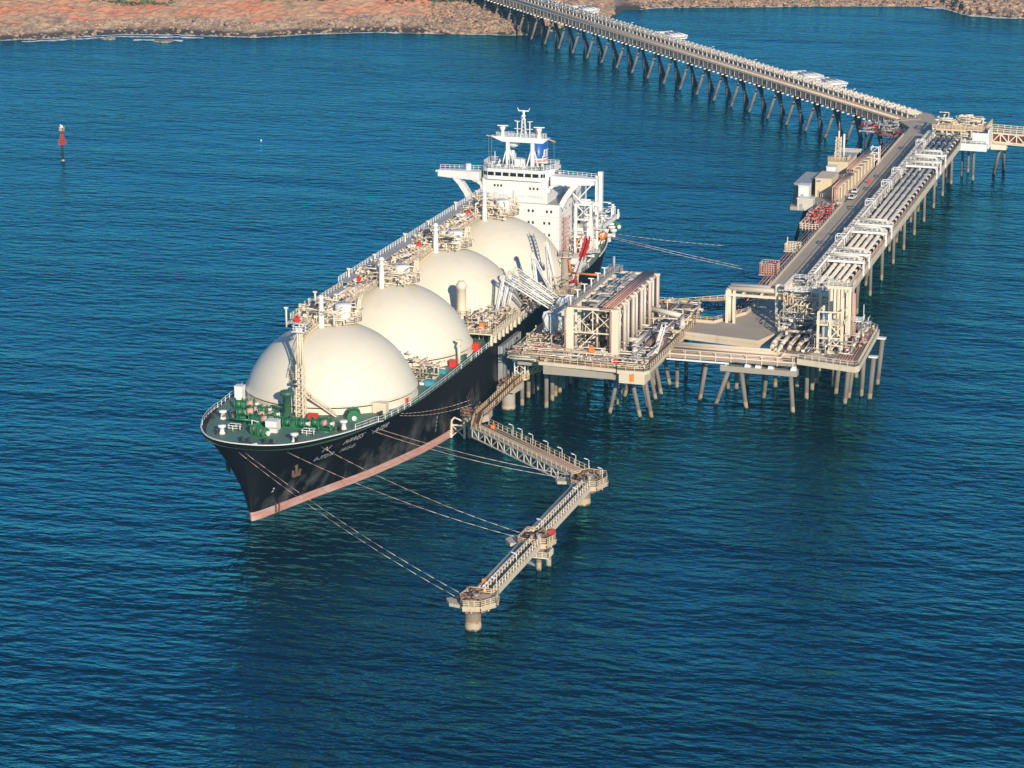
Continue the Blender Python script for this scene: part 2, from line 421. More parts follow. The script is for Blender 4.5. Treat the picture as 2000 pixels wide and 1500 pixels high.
# scrub patches on the slope
rnd = random.Random(5); b = MB()
for cx, cy, rx, ry, k in ((-190, 1444, 16, 4, 260), (-25, 1452, 30, 5, 500), (-105, 1456, 20, 4, 200)):
    for _ in range(k):
        x = cx+rnd.gauss(0, .5)*rx; y = cy+rnd.gauss(0, .5)*ry; h = land_h(x, y); q = old(x, y); r = rnd.uniform(.4, 1.3)
        for _ in range(4):
            a = rnd.uniform(0, 6.3); e = rnd.uniform(.2, 1.2)
            c0 = Vector((q[0]+rnd.uniform(-r, r), q[1]+rnd.uniform(-r, r), h+rnd.uniform(0, r*.8)))
            u = Vector((math.cos(a), math.sin(a), 0))*r*.5; v = Vector((-math.sin(a)*math.cos(e), math.cos(a)*math.cos(e), math.sin(e)))*r*.45
            b.quad(tuple(c0-u-v), tuple(c0+u-v), tuple(c0+u+v), tuple(c0-u+v))
m, n, l, p = newmat('scrub_leaves')
l.new(mixc(n, l, noise(n, l, .5, 3), (.07, .10, .04), (.16, .17, .08)), p.inputs['Base Color']); p.inputs['Roughness'].default_value = .9; M['leaf'] = m
tag(b.build('coastal_scrub', 'leaf'), 'low green scrub in patches on the red slope', 'scrub', kind='stuff')
# ------------------------------------------------------------------ the gas carrier
ship = thing('gas_carrier', 'black hulled gas carrier with four cream domed tanks and a white bridge', 'ship')
WL = [(-53.0,0),(-52.2,.7),(-49,2.0),(-43,3.9),(-34,6.8),(-24,10.4),(-13,14.2),(0,17.7),(11,20.3),(22,22.0),(34,23.2),(50,23.6),(130,23.6),(150,22.6),(165,20),(178,15),(190,8),(199,3),(204,1),(205,0)]
DK = [(-57,0),(-56.5,4.5),(-54,9.3),(-49,13.4),(-41,17.0),(-31,19.5),(-18,21.5),(-4,22.9),(8,23.4),(20,23.6),(33,23.6),(50,23.6),(130,23.6),(150,23.6),(165,23.3),(178,21.4),(190,17.6),(200,13),(209,8.6),(209.3,0)]
def crom(P, k=4):
    out = []
    for i in range(len(P)-1):
        p0 = P[max(0, i-1)]; p1 = P[i]; p2 = P[i+1]; p3 = P[min(len(P)-1, i+2)]
        for j in range(k):
            t = j/k
            out.append(tuple(.5*((2*b)+(-a+c)*t+(2*a-5*b+4*c-d)*t*t+(-a+3*b-3*c+d)*t**3) for a, b, c, d in zip(p0, p1, p2, p3)))
    out.append(P[-1]); return out
WLs, DKs = crom(WL), crom(DK)
def deck_z(a):
    if a < -2: return 16.5+1.9*((-a-2)/55)**1.3
    if a > 150: return 16.5+1.2*min(1, (a-150)/40)
    return 16.5
def cap_z(a):
    z = deck_z(a)
    if a < -22: z += .35+.75*min(1, (-a-22)/22)
    if a > 152: z += .6*min(1, (a-152)/12)
    return z+.12
def hull_pt(i, z):
    w, d = WLs[i], DKs[i]; zd = cap_z(d[0]); t = z/zd
    if t < 0: return (w[0]-t*0, max(0, w[1]*(1+t*.25)))
    e = t**1.7 if d[0] < 60 else t**.8
    return (w[0]+(d[0]-w[0])*(t if d[0] < 60 else e), w[1]+(d[1]-w[1])*e)
def hull_p(a, z):
    pts = [hull_pt(i, z) for i in range(len(WLs))]
    for q, r in zip(pts[:-1], pts[1:]):
        if q[0] <= a <= r[0] and r[0] > q[0]: return q[1]+(r[1]-q[1])*(a-q[0])/(r[0]-q[0])
    return 23.6
def strip(z_of, name, mat, sm=True):
    b = MB(); b.sm = sm; n = len(WLs)
    for s in (1, -1):
        base = len(b.v)
        for i in range(n):
            for z in z_of(i): q = hull_pt(i, z); b.v.append((s*q[1], q[0], z))
        k = len(z_of(0))
        for i in range(n-1):
            for j in range(k-1):
                f = (base+i*k+j, base+(i+1)*k+j, base+(i+1)*k+j+1, base+i*k+j+1)
                b.face(f if s > 0 else f[::-1])
    return b
zl = [2.15, 4, 6, 8, 10, 12, 14]
b = strip(lambda i: zl+[cap_z(DKs[i][0])-.0], 'hull', 'hull')
n_ = len(DKs)
hull = b.build('hull', 'hull', ship)
bt = strip(lambda i: [-1.6, -.4, .6, 2.15], 'x', 'boot').build('boot_topping', 'boot', hull, 'pink red painted band at the waterline')
# deck plate and white edge cap
b = MB()
for i in range(n_-1):
    a, c = DKs[i], DKs[i+1]
    b.quad((-a[1]+.12, a[0], deck_z(a[0])), (a[1]-.12, a[0], deck_z(a[0])), (c[1]-.12, c[0], deck_z(c[0])), (-c[1]+.12, c[0], deck_z(c[0])))
b.build('deck', 'deck', ship)
for s in (1, -1):
  for fore in (1, 0):
    b = MB()
    for i in range(n_-1):
        a, c = DKs[i], DKs[i+1]
        if not (a[0] < -24 if fore else a[0] > 158): continue
        za, zc = cap_z(a[0]), cap_z(c[0])
        b.beam((s*a[1], a[0], za+.05), (s*c[1], c[0], zc+.05), .34, .2)
    b.build('bulwark_cap', 'white', ship)
# side railings
def edge_pts(a0, a1, off=.25):
    pts = []
    for (a, p_) in DKs:
        if a0 <= a <= a1: pts.append((p_-off, a, deck_z(a)+.1))
    return pts
for s, rg in ((1, [(-34, 150)]), (-1, [(-44, 26)])):
    for a0, a1 in rg:
        pts = [(s*p_, a, z+ (cap_z(a)-deck_z(a)-.1 if a < -22 else 0)) for p_, a, z in edge_pts(a0, a1)]
        b = MB(); b.rail(pts, 1.25, 2.2, .065, 2); b.build('side_railing', 'white', ship)
# tank domes
RS, ZC, RC = 21.9, 12.6, 21.0
prof = []
th1 = math.acos(RC/RS)
for k in range(25):
    t = math.pi/2-(math.pi/2-th1)*k/24; prof.append((max(.001, RS*math.cos(t)), ZC+RS*math.sin(t)))
prof.append((RC, prof[-1][1])) ; prof = prof[::-1]
for i in range(4):
    y = 43.7*i
    b = MB(); b.lathe(0, y, prof, 96); d = b.build('tank_dome', 'dome', ship)
    b = MB(); b.lathe(0, y, [(RC+.02, 16.4), (RC+.02, 18.4)], 96); b.lathe(0, y, [(RC+.3, 16.4), (RC+.3, 16.75), (RC, 16.8)], 96)
    for k in range(48):
        t = k*math.pi/24; b.box(-.01, .01, -.01, .01, 0, .02) if False else None
    b.build('skirt', 'dome', d)
    b = MB(); b.lathe(0, y, [(RC-.05, 18.70), (RC+.28, 18.72), (RC+.28, 18.85), (RC-.1, 18.9)], 96); b.build('seam_ring', 'cream', d)
    b = MB()   # hand rail round the shoulder, port side arc
    pts = [(math.cos(t)*(RC-.2), y+math.sin(t)*(RC-.2), 18.9) for t in [(-100+k*6)*math.pi/180 for k in range(36)]]
    b.path(pts, .05, 4); b.build('shoulder_line', 'cream', d)
    # dome crown: round access tower with platform
    b = MB(); b.lathe(1.5, y+5, [(0.01, 38.3), (1.9, 38.2), (2.1, 37.9), (2.1, 33.5)], 20); b.lathe(-2.6, y+7, [(0.01, 37.6), (1.2, 37.5), (1.3, 33.5)], 14)
    b.build('crown_tower', 'white', d)
    b = MB(); b.prism([(5.5*math.cos(t*math.pi/6)*1.15+.5, y+3.5+5.2*math.sin(t*math.pi/6)) for t in range(12)], 34.4, 34.6)
    b.build('crown_platform', 'cream2', d)
    b = MB(); b.rail([(5.4*math.cos(t*math.pi/6)*1.15+.5, y+3.5+5.1*math.sin(t*math.pi/6), 34.6) for t in range(12)], 1.2, 1.6, .055, 3, True)
    b.build('crown_railing', 'cream', d)
    # vent mast beside the crown
    b = MB(); mx, my = (-1.0, y-3.6-(i*0.3)); 
    b.lathe(mx, my, [(.72, 33.3), (.72, 36.5), (.68, 37.5), (.62, 41.3), (.8, 41.4), (.8, 41.7), (.55, 41.8), (.55, 42.1), (0.01, 42.15)], 16)
    b.lathe(mx, my, [(1.2, 40.3), (1.2, 40.45), (.6, 40.5)], 12); b.build('vent_mast', 'white', ship)
    # clutter of pipework at the crown
    rnd = random.Random(20+i); b = MB(); b.clutter(-8.5, 5.2, y-4.5, y+9, 34.7, 38.4, 120, rnd, (.06, .2)); b.build('crown_pipework', 'cream', ship)
    b = MB(); b.clutter(-8.5, -2, y+4, y+11, 35.2, 38.6, 14, rnd, (.15, .4)); b.build('valve_group', 'cream2', ship)
    for k in range(2):
        b = MB(); xx, yy = (-6.5+rnd.uniform(-1, 1), y+(-5 if k else 9)); b.box(xx-.6, xx+.6, yy-.4, yy+.4, 35.4, 36.7); b.tube((xx, yy-.4, 36.8), (xx+.9, yy-1.4, 37.2), .2, 8); b.box(xx-.1, xx+.1, yy-.1, yy+.1, 36.6, 37.0); b.build('fire_monitor', 'red', ship)
    for (px, py, hh) in ((-8.8, y-7, 4.6), (-8.6, y+12, 4.2), (-3.5, y+13.5, 3.6), (4.2, y+9.5, 3.8)):
        b = MB(); b.tube((px, py, 34.4), (px, py, 34.6+hh), .24, 8); b.box(px-.5, px+.5, py-.2, py+.2, 34.4+hh, 34.8+hh); b.build('floodlight_post', 'cream', ship)
# curved stairs running down two of the domes
def dome_pt(ang, el, y, off=.25):
    r = RS+off; return Vector((r*math.cos(el)*math.cos(ang), y+r*math.cos(el)*math.sin(ang), ZC+r*math.sin(el)))
def dome_stair(y, P, mat='cream', wd=1.5):
    b = MB()
    for (a0, e0), (a1, e1) in zip(P[:-1], P[1:]):
        N = 8
        for k in range(N):
            t, u = k/N, (k+1)/N
            A0 = dome_pt(R(a0+(a1-a0)*t), R(e0+(e1-e0)*t), y, .5); B0 = dome_pt(R(a0+(a1-a0)*u), R(e0+(e1-e0)*u), y, .5)
            nn = (A0-Vector((0, y, ZC))).normalized(); b.beam(A0, B0, wd, .25, nn)
            sd_ = (B0-A0).normalized().cross(nn)*wd/2
            for sg in (1, -1):
                b.beam(A0+sd_*sg+nn*1.0, B0+sd_*sg+nn*1.0, .1); b.beam(A0+sd_*sg, A0+sd_*sg+nn*1.0, .09)
    return b.build('dome_stair', mat, ship)
dome_stair(0, [(-120, 80), (-108, 60), (-101, 45), (-99, 33)], 'beige')
dome_stair(43.7*2, [(-135, 76), (-122, 58), (-116, 38)], 'beige', 1.1); dome_stair(43.7*2, [(-110, 80), (-112, 58), (-110, 42)], 'beige', 1.1)
b = MB(); A0 = dome_pt(R(-99), R(32), 0, .6); B0 = Vector((8.9, -20.6, 16.9)); C0 = (A0+B0)/2+Vector((0.3, -3.4, 1.0))
for q0, q1 in ((A0, C0), (C0, B0)):
    b.beam(q0, q1, 1.3, .2)
    for sg in (-.6, .6): b.rail([tuple(q0+Vector((sg*.6, -sg*.4, 0))), tuple(q1+Vector((sg*.6, -sg*.4, 0)))], 1.0, 1.2, .05, 2)
b.build('foredeck_stair', 'cream', ship)
# pipe trunk along the dome crowns
tr = MB(); tr.box(-9.4, -2.6, -5, 150, 34.95, 35.1)
for y in range(-4, 151, 6): tr.box(-9.6, -2.4, y-.15, y+.15, 34.5, 34.95)
for x in (-9.4, -2.6): tr.box(x-.2, x+.2, -5, 150, 34.5, 35.0)
tr.build('pipe_trunk_floor', 'cream2', ship)
for k, (x, z, r, mt) in enumerate(((-7.4, 35.5, .22, 'cream'), (-6.6, 35.7, .3, 'white'), (-5.8, 35.5, .22, 'cream2'), (-5.1, 35.8, .22, 'cream'), (-4.4, 35.5, .3, 'wpipe'), (-3.6, 35.6, .2, 'pinkpipe'), (-3.0, 35.7, .16, 'cream'))):
    b = MB(); y = -4+k*.7; pts = [(x, y, z)]
    while y < 146:
        y2 = min(148, y+18+k); pts.append((x, y2, z))
        if y2 < 140: pts += [(x-.9, y2, z+.6), (x-.9, y2+2, z+.6), (x, y2+2, z)]; y2 += 2
        y = y2
    b.path(pts, r, 8)
    for yy in range(0, 146, 5): b.box(x-r-.08, x+r+.08, yy-.12, yy+.12, 35.0, z+r+.05)
    b.build('cargo_pipe', mt, ship)
for i in range(-0, 4):
    yc = 43.7*i+21.85
    if i == 3: continue
    b = MB()
    for (x, yy) in ((-9, yc-7), (-3, yc-7), (-9, yc+7), (-3, yc+7), (-6, yc)):
        b.beam((x, yy, 34.6), (x, yc+(yy-yc)*.3, 26), .5); b.beam((x, yc+(yy-yc)*.3, 26), (x, yc+(yy-yc)*.3, 16.5), .6)
    for s in (-1, 1):
        b.beam((-3, yc+s*9.5, 34.6), (-3, yc+s*2.1, 27), .3); b.beam((-9, yc+s*9.5, 34.6), (-9, yc+s*2.1, 27), .3)
        b.beam((-9, yc+s*2.1, 24), (-3, yc+s*2.1, 31), .25)
    b.build('trunk_trestle', 'cream', ship)
    rnd = random.Random(60+i); b = MB(); b.clutter(-9.6, -2.6, yc-14, yc+14, 35.1, 36.2, 40, rnd, (.05, .14)); b.build('trunk_fittings', 'cream', ship)
    b = MB(); b.clutter(4, 21, yc-5.5, yc+5.5, 16.6, 21.5, 50, rnd, (.1, .26)); b.build('deck_pipework', 'cream2', ship)
# starboard walkway with grey deck
b = MB(); b.box(-9.6, -6.9, 31, 150, 36.9, 37.05)
for y in range(32, 150, 4): b.beam((-9.3, y, 36.9), (-9.3, y, 35), .18)
wk = b.build('starboard_walkway', 'grey', ship)
b = MB(); b.rail([(-9.5, 31, 37.05), (-9.5, 150, 37.05)], 1.3, 2.0, .075, 3); b.build('walkway_railing', 'white', wk)
b = MB(); b.box(-8.6, -6.6, -5, 31, 35.9, 36.05); wk = b.build('forward_walkway', 'grey', ship)
b = MB(); b.rail([(-8.5, -5, 36.05), (-8.5, 31, 36.05)], 1.3, 2.0, .075, 3); b.rail([(-8.5, -5, 36.05), (-2.6, -5, 35.1)], 1.2, 1.6, .06, 3); b.build('walkway_railing', 'cream', wk)
b = MB(); b.rail([(-2.4, -5, 35.1), (-2.4, 150, 35.1)], 1.1, 2.5, .05, 2); b.build('trunk_railing', 'cream', ship)
b = MB(); b.box(-15.0, -13.4, 78, 92, 31.5, 33.2); b.rail([(-15, 78, 33.2), (-15, 92, 33.2)], 1.1, 1.6, .06, 3); b.box(-14.8, -13.5, 88, 91, 33.2, 35); b.build('outer_bay', 'dark', ship)
# fore mast: lattice below, pipe column above, light platform
b = MB(); fx, fy = 1.1, -23.4
for sx_ in (-.9, .9):
    for sy_ in (-.9, .9): b.beam((fx+sx_, fy+sy_, 16.6), (fx+sx_*.8, fy+sy_*.8, 30), .3)
for k in range(9):
    z = 16.8+k*1.45
    for (p0, p1) in (((-.9, -.9), (.9, -.9)), ((.9, -.9), (.9, .9)), ((.9, .9), (-.9, .9)), ((-.9, .9), (-.9, -.9))):
        b.beam((fx+p0[0], fy+p0[1], z), (fx+p1[0], fy+p1[1], z+1.4), .16); b.beam((fx+p0[0], fy+p0[1], z), (fx+p1[0], fy+p1[1], z), .14)
fm = b.build('fore_mast', 'cream', ship)
b = MB()
for dx in (-.55, 0, .55): b.tube((fx+dx, fy, 29), (fx+dx, fy, 38.2), .18, 10)
b.tube((fx, fy+.6, 25), (fx, fy+.6, 38.2), .3, 10); b.build('mast_column', 'cream', fm)
b = MB(); b.box(fx-1.6, fx+1.6, fy-1.2, fy+1.2, 38.0, 38.2); b.box(fx-.8, fx+.8, fy-.6, fy+.6, 38.2, 39.0); b.rail([(fx-1.5, fy-1.1, 38.2), (fx+1.5, fy-1.1, 38.2), (fx+1.5, fy+1.1, 38.2), (fx-1.5, fy+1.1, 38.2)], 1.3, 1, .07, 2, True); b.build('light_platform', 'white', fm)
b = MB(); b.box(fx-1.3, fx-.5, fy-1.5, fy-.9, 24.6, 25.1); b.box(fx-1.4, fx-.6, fy-1.5, fy-.9, 25.6, 26.2); b.build('mast_lamp', 'dark', fm)
b = MB(); b.beam((fx, fy+.8, 38.2), (-3, -5, 35.3), 1.0, .15); b.rail([(fx-.5, fy+.8, 38.2), (-3.5, -5, 35.3)], 1, 2, .05, 2); b.build('mast_bridge', 'cream', fm)
# foredeck gear
def dz(y): return deck_z(y)
b = MB(); b.lathe(-1.9, -24.8, [(1.0, dz(-26)), (1.0, dz(-26)+5.2), (1.7, dz(-26)+5.4), (1.8, dz(-26)+6.1), (1.5, dz(-26)+6.4), (.01, dz(-26)+6.6)], 20); b.build('mushroom_vent', 'dgreen', ship)
def winch(x, y, rot, L=5.5, rd=.95, dr=2):
    z = dz(y)+.05; b = MB(); c, s_ = math.cos(rot), math.sin(rot)
    P = lambda u, v, h: (x+u*c-v*s_, y+u*s_+v*c, z+h)
    b.hexa([P(-L/2, -1, 0), P(L/2, -1, 0), P(L/2, 1, 0), P(-L/2, 1, 0)], [P(-L/2, -1, .3), P(L/2, -1, .3), P(L/2, 1, .3), P(-L/2, 1, .3)])
    b.hexa([P(-.7, -.9, .3), P(.7, -.9, .3), P(.7, 1.1, .3), P(-.7, 1.1, .3)], [P(-.6, -.7, 1.7), P(.6, -.7, 1.7), P(.6, .9, 1.7), P(-.6, .9, 1.7)])
    for u in (-L/2+.2, -L/2+1.9, L/2-1.9, L/2-.2): b.tube(P(u-.1, 0, 1.2), P(u+.1, 0, 1.2), rd*1.25, 16); b.hexa([P(u-.15, -.6, .2), P(u+.15, -.6, .2), P(u+.15, .6, .2), P(u-.15, .6, .2)], [P(u-.15, -.3, 1.2), P(u+.15, -.3, 1.2), P(u+.15, .3, 1.2), P(u-.15, .3, 1.2)])
    wq = b.build('mooring_winch', 'green', ship)
    for u in (-L/2+1.05, L/2-1.05)[:dr]:
        b = MB(); b.tube(P(u-.75, 0, 1.2), P(u+.75, 0, 1.2), rd*.8, 14); b.build('rope_drum', 'ropep' if rnd.random() < .45 else 'green', wq)
    b = MB(); b.tube(P(L/2, 0, 1.2), P(L/2+.8, 0, 1.2), .4, 10); b.tube(P(L/2+.8, 0, 1.2), P(L/2+.95, 0, 1.2), .6, 10); b.build('warping_head', 'white', wq)
for a in ((-14.4, -21.0, .25, 5.0, 1.2), (-11.5, -28, .5, 4.6, 1.0), (-5.5, -33.6, .15, 5.0, 1.1), (-5.5, -29.0, .35, 4.4, 1.1), (-9, -25.2, .3, 4.2, 1.0), (-1.2, -44, -.5, 4.6, 1.0), (3.6, -34, 0, 5.6, 1.1), (9.4, -32.2, 0, 4.8, 1.1), (14.2, -22.6, -1.2, 3.8, 1.3)): winch(*a)
b = MB(); b.clutter(-13, -2, -37, -23, 17.4, 19.6, 34, random.Random(4), (.12, .35)); b.build('windlass_gear', 'green', ship)
b = MB(); b.clutter(0, 13, -36, -27.5, 17.3, 19.0, 26, random.Random(9), (.1, .28)); b.build('hydraulic_pipework', 'green', ship)
b = MB(); b.path([(-15, -28, 18.4), (-13.5, -31, 18.9), (-12, -34, 18.2)], .35, 6); b.path([(-16.5, -29, 18.2), (-14.8, -33, 18.4)], .3, 6); b.build('anchor_chain', 'rust', ship)
for (x, y) in ((-15.6, -31.7), (-10.2, -45), (8.4, -46.4), (14.8, -31.2)):
    b = MB(); z = dz(y); 
    b.lathe(x, y, [(.75, z), (.7, z+.3), (.55, z+.5), (.55, z+1.5), (.95, z+1.6), (.95, z+2.1), (.01, z+2.15)], 14); b.build('deck_ventilator', 'white', ship)
def bitts(x, y, rot):
    b = MB(); z = dz(y); c, s_ = math.cos(rot), math.sin(rot)
    b.hexa([(x-1.5*c+.4*s_, y-1.5*s_-.4*c, z), (x+1.5*c+.4*s_, y+1.5*s_-.4*c, z), (x+1.5*c-.4*s_, y+1.5*s_+.4*c, z), (x-1.5*c-.4*s_, y-1.5*s_+.4*c, z)], [(x-1.5*c+.4*s_, y-1.5*s_-.4*c, z+.2), (x+1.5*c+.4*s_, y+1.5*s_-.4*c, z+.2), (x+1.5*c-.4*s_, y+1.5*s_+.4*c, z+.2), (x-1.5*c-.4*s_, y-1.5*s_+.4*c, z+.2)])
    for d_ in (-.9, .9): b.lathe(x+d_*c, y+d_*s_, [(.35, z), (.33, z+1.1), (.45, z+1.15), (.45, z+1.3), (.01, z+1.32)], 10)
    b.build('mooring_bitts', 'dark', ship)
for a in ((-10.6, -45, .9), (-2, -51, 0), (3.5, -50.5, 0), (8.5, -46.5, -.8), (14.5, -33, -1.1), (19.3, -18, -1.4), (18, -12, -1.3), (-18.5, -33, 1.2)): bitts(*a)
for (x, y, sx_, sy_, h, mt, nm) in ((-19.2, -12.5, 2.0, 2.0, 3.4, 'white', 'deck_locker'), (-.6, -37.2, 2.8, 2.6, 2.2, 'white', 'control_cabin'), (.6, -39.9, 2.0, .9, .9, 'white', 'deck_locker'), (17.6, -13.4, 3.4, 2.2, 2.5, 'cream', 'entrance_house'), (4.4, -24.2, 2.4, 1.0, 1.1, 'red', 'hose_box'), (20.2, -3.5, 1.7, 1.2, 1.3, 'red', 'hose_box'), (20.6, 33, 1.8, 1.4, 1.6, 'red', 'hose_box'), (19.8, 26, 2.6, 1.6, 1.0, 'bluet', 'covered_gear'), (20.9, 14, 2.4, 1.8, 1.2, 'bluet', 'covered_gear'), (21.2, 50, 1.8, 1.4, 1.9, 'red', 'hose_box'), (18.9, 15, 1.5, 2.6, .5, 'white', 'deck_locker'), (20.4, 40, 2.4, 2.2, 1.2, 'dgreen', 'fairlead_stand')):
    b = MB(); z = dz(y); b.box(x-sx_/2, x+sx_/2, y-sy_/2, y+sy_/2, z, z+h)
    b.box(x-sx_/2-.12, x+sx_/2+.12, y-sy_/2-.12, y+sy_/2+.12, z+h, z+h+.12)
    if h > 2: b.box(x+.2, x+.9, y-sy_/2-.05, y-sy_/2, z+.1, z+2.0)
    b.build(nm, mt, ship)
for (x, y) in ((-9.1, -40.2), (8.8, -38.7)):
    b = MB(); z = dz(y); b.rail([(x-1.4, y-1, z), (x+1.4, y-1, z), (x+1.4, y+1, z), (x-1.4, y+1, z)], 1.1, 1.2, .07, 2, True); b.build('hatch_railing', 'white', ship)
b = MB(); z = dz(-40); b.beam((-4.5, -40.5, z), (-4.5, -40.5, z+2.8), .18); b.beam((-4.5, -40.5, z+2.7), (-2.8, -40.5, z+2.4), .14); b.build('hose_davit', 'white', ship)
# anchors hanging in their hawse recesses
for s in (1, -1):
    b = MB(); y = -45.8 if s > 0 else -46.2; z = 11.2; p_ = hull_p(y, z); nx = Vector((s*.85, -.45, -.2)).normalized()
    c0 = Vector((s*p_, y, z))+nx*.5; up = Vector((0, 0, 1)); t = Vector((nx.y, -nx.x, 0)).normalized()*(-s)
    b.beam(c0+up*1.4+nx*.1+t*.3, c0-up*1.3+nx*.3, .5, .5); b.beam(c0-up*1.3-t*1.1, c0-up*1.1+t*1.1, .8, .7)
    for q in (-1, 1): b.beam(c0-up*1.3+t*1.0*q, c0+up*.1+t*1.15*q+nx*.4, .55, .45)
    b.tube(c0+up*1.4-nx*.5, c0+up*1.5+nx*.2, .75, 10)
    b.build('anchor', 'anchor', ship)
# mooring recess notch at the stem: a raised coaming
b = MB(); b.beam((-4.6, -54.2, 18.6), (-.2, -55.0, 18.6), .25, .5); b.beam((-.2, -55.0, 18.6), (1.6, -52.6, 18.6), .25, .4); b.build('stem_coaming', 'white', ship)
# raised hull writing
def on_hull(a0, z0, slope=0.0, asc=1.0):
    def f(x, y):
        a = a0+x*asc; z = z0+y+x*slope; return (hull_p(a, z)+.12, a-.06, z)
    return f
lettering('ship_name', 'N', 2.2, on_hull(-40.4, 14.0, 0, 1.25), 'white', hull); lettering('ship_name', 'ORT', 2.2, on_hull(-38.2, 14.0, 0, 1.25), 'dark', hull)
lettering('ship_name', 'HWES', 2.2, on_hull(-33.4, 14.0, 0, 1.25), 'white', hull); lettering('ship_name', 'ATER', 2.2, on_hull(-21.6, 13.8, 0, 1.25), 'white', hull)
lettering('hull_number', '0-7727R', 1.6, on_hull(-40.6, 11.6, 0, 1.2), 'lgrey', hull); lettering('hull_number', '1415-E-', 1.6, on_hull(-32.0, 11.6, 0, 1.2), 'lgrey', hull)
lettering('draught_mark', '2', 1.6, on_hull(-49.6, 6.2), 'white', hull)
lettering('draught_mark', '8\n6\n4\n2', 1.1, on_hull(15.5, 7.5), 'lgrey', hull)
b = MB(); p_ = hull_p(-45.8, 1.2)
for q in range(2): y0 = -46.4+q*1.1; b.box(hull_p(y0, 2.4)-.1, hull_p(y0, 2.4)+.14, y0, y0+.45, .3, 2.8)
b.build('bow_thruster_mark', 'anchor', hull)
# manifold platform, king post and their gear (port side amidships)
b = MB(); b.box(15.5, 23.9, 55.5, 80.5, 19.3, 19.6); b.box(23.5, 23.95, 55.3, 80.7, 18.7, 19.35)
for y in (55.7, 59.2, 62.7, 66.2, 69.7, 73.2, 76.7, 80.3): b.box(23.35, 23.9, y-.35, y+.35, 16.5, 18.9)
mp = b.build('manifold_platform', 'cream', ship)
b = MB(); b.rail([(15.6, 55.6, 19.6), (23.8, 55.6, 19.6), (23.8, 80.4, 19.6)], 1.2, 1.6, .065, 3); b.build('platform_railing', 'cream', mp)
b = MB(); b.box(15.7, 23.2, 55.8, 80.2, 19.6, 19.68); b.build('platform_deck', 'grate', mp)
for k in range(5):
    y = 62+k*3.4; b = MB(); b.path([(9, y, 18.5), (13, y, 20.6), (20.4, y, 20.6)], .42, 10); b.tube((20.2, y, 20.6), (20.6, y, 20.6), .75, 12); b.tube((18, y, 20), (18, y, 22), .3, 8); b.tube((17.6, y, 22), (18.4, y, 22), .5, 10); b.build('manifold_pipe', 'wpipe', ship)
rnd = random.Random(77)
b = MB(); b.clutter(15.8, 22.6, 56, 80, 19.7, 22.9, 70, rnd, (.07, .24)); b.build('manifold_gear', 'cream2', ship)
b = MB(); b.box(20, 21.2, 56.5, 57.8, 19.7, 22.2); b.build('hose_box', 'orange', ship)
b = MB(); b.lathe(12.3, 65, [(1.9, 16.5), (1.9, 19.5), (1.3, 21), (1.25, 29.0), (1.45, 29.1), (1.45, 30.0), (.8, 31.0), (.01, 31.1)], 20); b.lathe(12.3, 65, [(2.6, 22.2), (2.6, 22.35), (1.3, 22.4)], 16); b.rail([(12.3+2.5*math.cos(t), 65+2.5*math.sin(t), 22.4) for t in [k*.7 for k in range(9)]], 1.0, 1.5, .05, 2, True); b.build('king_post', 'cream', ship)
# other deck posts and lockers along the port side
for (x, y) in ((21.3, 35.5), (20.8, 103), (20.8, 131)):
    b = MB(); b.tube((x, y, 16.5), (x, y, 22.6), .42, 10); b.box(x-.8, x+.8, y-.35, y+.35, 22.4, 22.9); b.box(x-.4, x+.4, y-.6, y+.4, 21.0, 21.7); b.build('deck_light_post', 'cream', ship)
rnd = random.Random(31)
b = MB(); b.clutter(18, 23, 84, 150, 16.6, 19.6, 80, rnd, (.08, .26)); b.build('side_deck_pipework', 'cream2', ship)
# ------------------------------------------------------------------ accommodation block
cx = -.4; yf = 153.5
house = MB(); house.box(cx-13.8, cx+13.8, yf, yf+17, 16.5, 33.8); house.box(cx-10.0, cx+10.0, yf+.4, yf+15.5, 33.8, 40.6)
hs_ = house.build('accommodation_block', 'white', ship)
b = MB(); b.box(cx-13.95, cx+13.95, yf-.1, yf+17.2, 33.8, 33.95)
for z in (30.2, 26.6, 23, 19.6): b.box(cx-13.84, cx+13.84, yf-.03, yf+17.04, z, z+.06)
b.build('deck_edge_line', 'grey', hs_)
b = MB(); hw = 11.0
b.prism([(cx-hw, yf+4), (cx-hw+1.5, yf+.2), (cx-hw+3, yf-.8), (cx+hw-3, yf-.8), (cx+hw-1.5, yf+.2), (cx+hw, yf+4), (cx+hw, yf+11), (cx-hw, yf+11)], 40.6, 43.8)
brg = b.build('wheelhouse', 'white', ship)
def windows_x(x0, x1, y, z0, z1, parent, nm='window'):
    b = MB(); b.box(x0, x1, y-.05, y, z0, z1); b.build(nm, 'glass', parent)
for k in range(7):
    x0 = cx-7.9+k*2.28; windows_x(x0, x0+1.85, yf-.8, 41.75, 42.85, brg, 'bridge_window')
for s in (-1, 1):
    for k in range(2):
        f0, f1 = .12+k*.45, .5+k*.42; A_ = Vector((cx+s*(hw-3), yf-.8, 0)); B_ = Vector((cx+s*(hw-1.5), yf+.2, 0)); o_ = Vector((s*.03, -.05, 0))
        p0 = A_.lerp(B_, f0)+o_; p1 = A_.lerp(B_, f1)+o_
        b = MB(); b.quad((p0.x, p0.y, 41.75), (p1.x, p1.y, 41.75), (p1.x, p1.y, 42.85), (p0.x, p0.y, 42.85)); b.build('bridge_window', 'glass', brg)
    for k in range(3):
        y0 = yf+4.4+k*2.2; xx = cx+s*(hw+.03); b = MB(); b.quad((xx, y0, 41.75), (xx, y0+1.7, 41.75), (xx, y0+1.7, 42.85), (xx, y0, 42.85)); b.build('bridge_window', 'glass', brg)
b = MB(); b.box(cx-8.5, cx+8.5, yf+1, yf+10.6, 43.8, 43.9); b.build('monkey_island_deck', 'dgreen', brg)
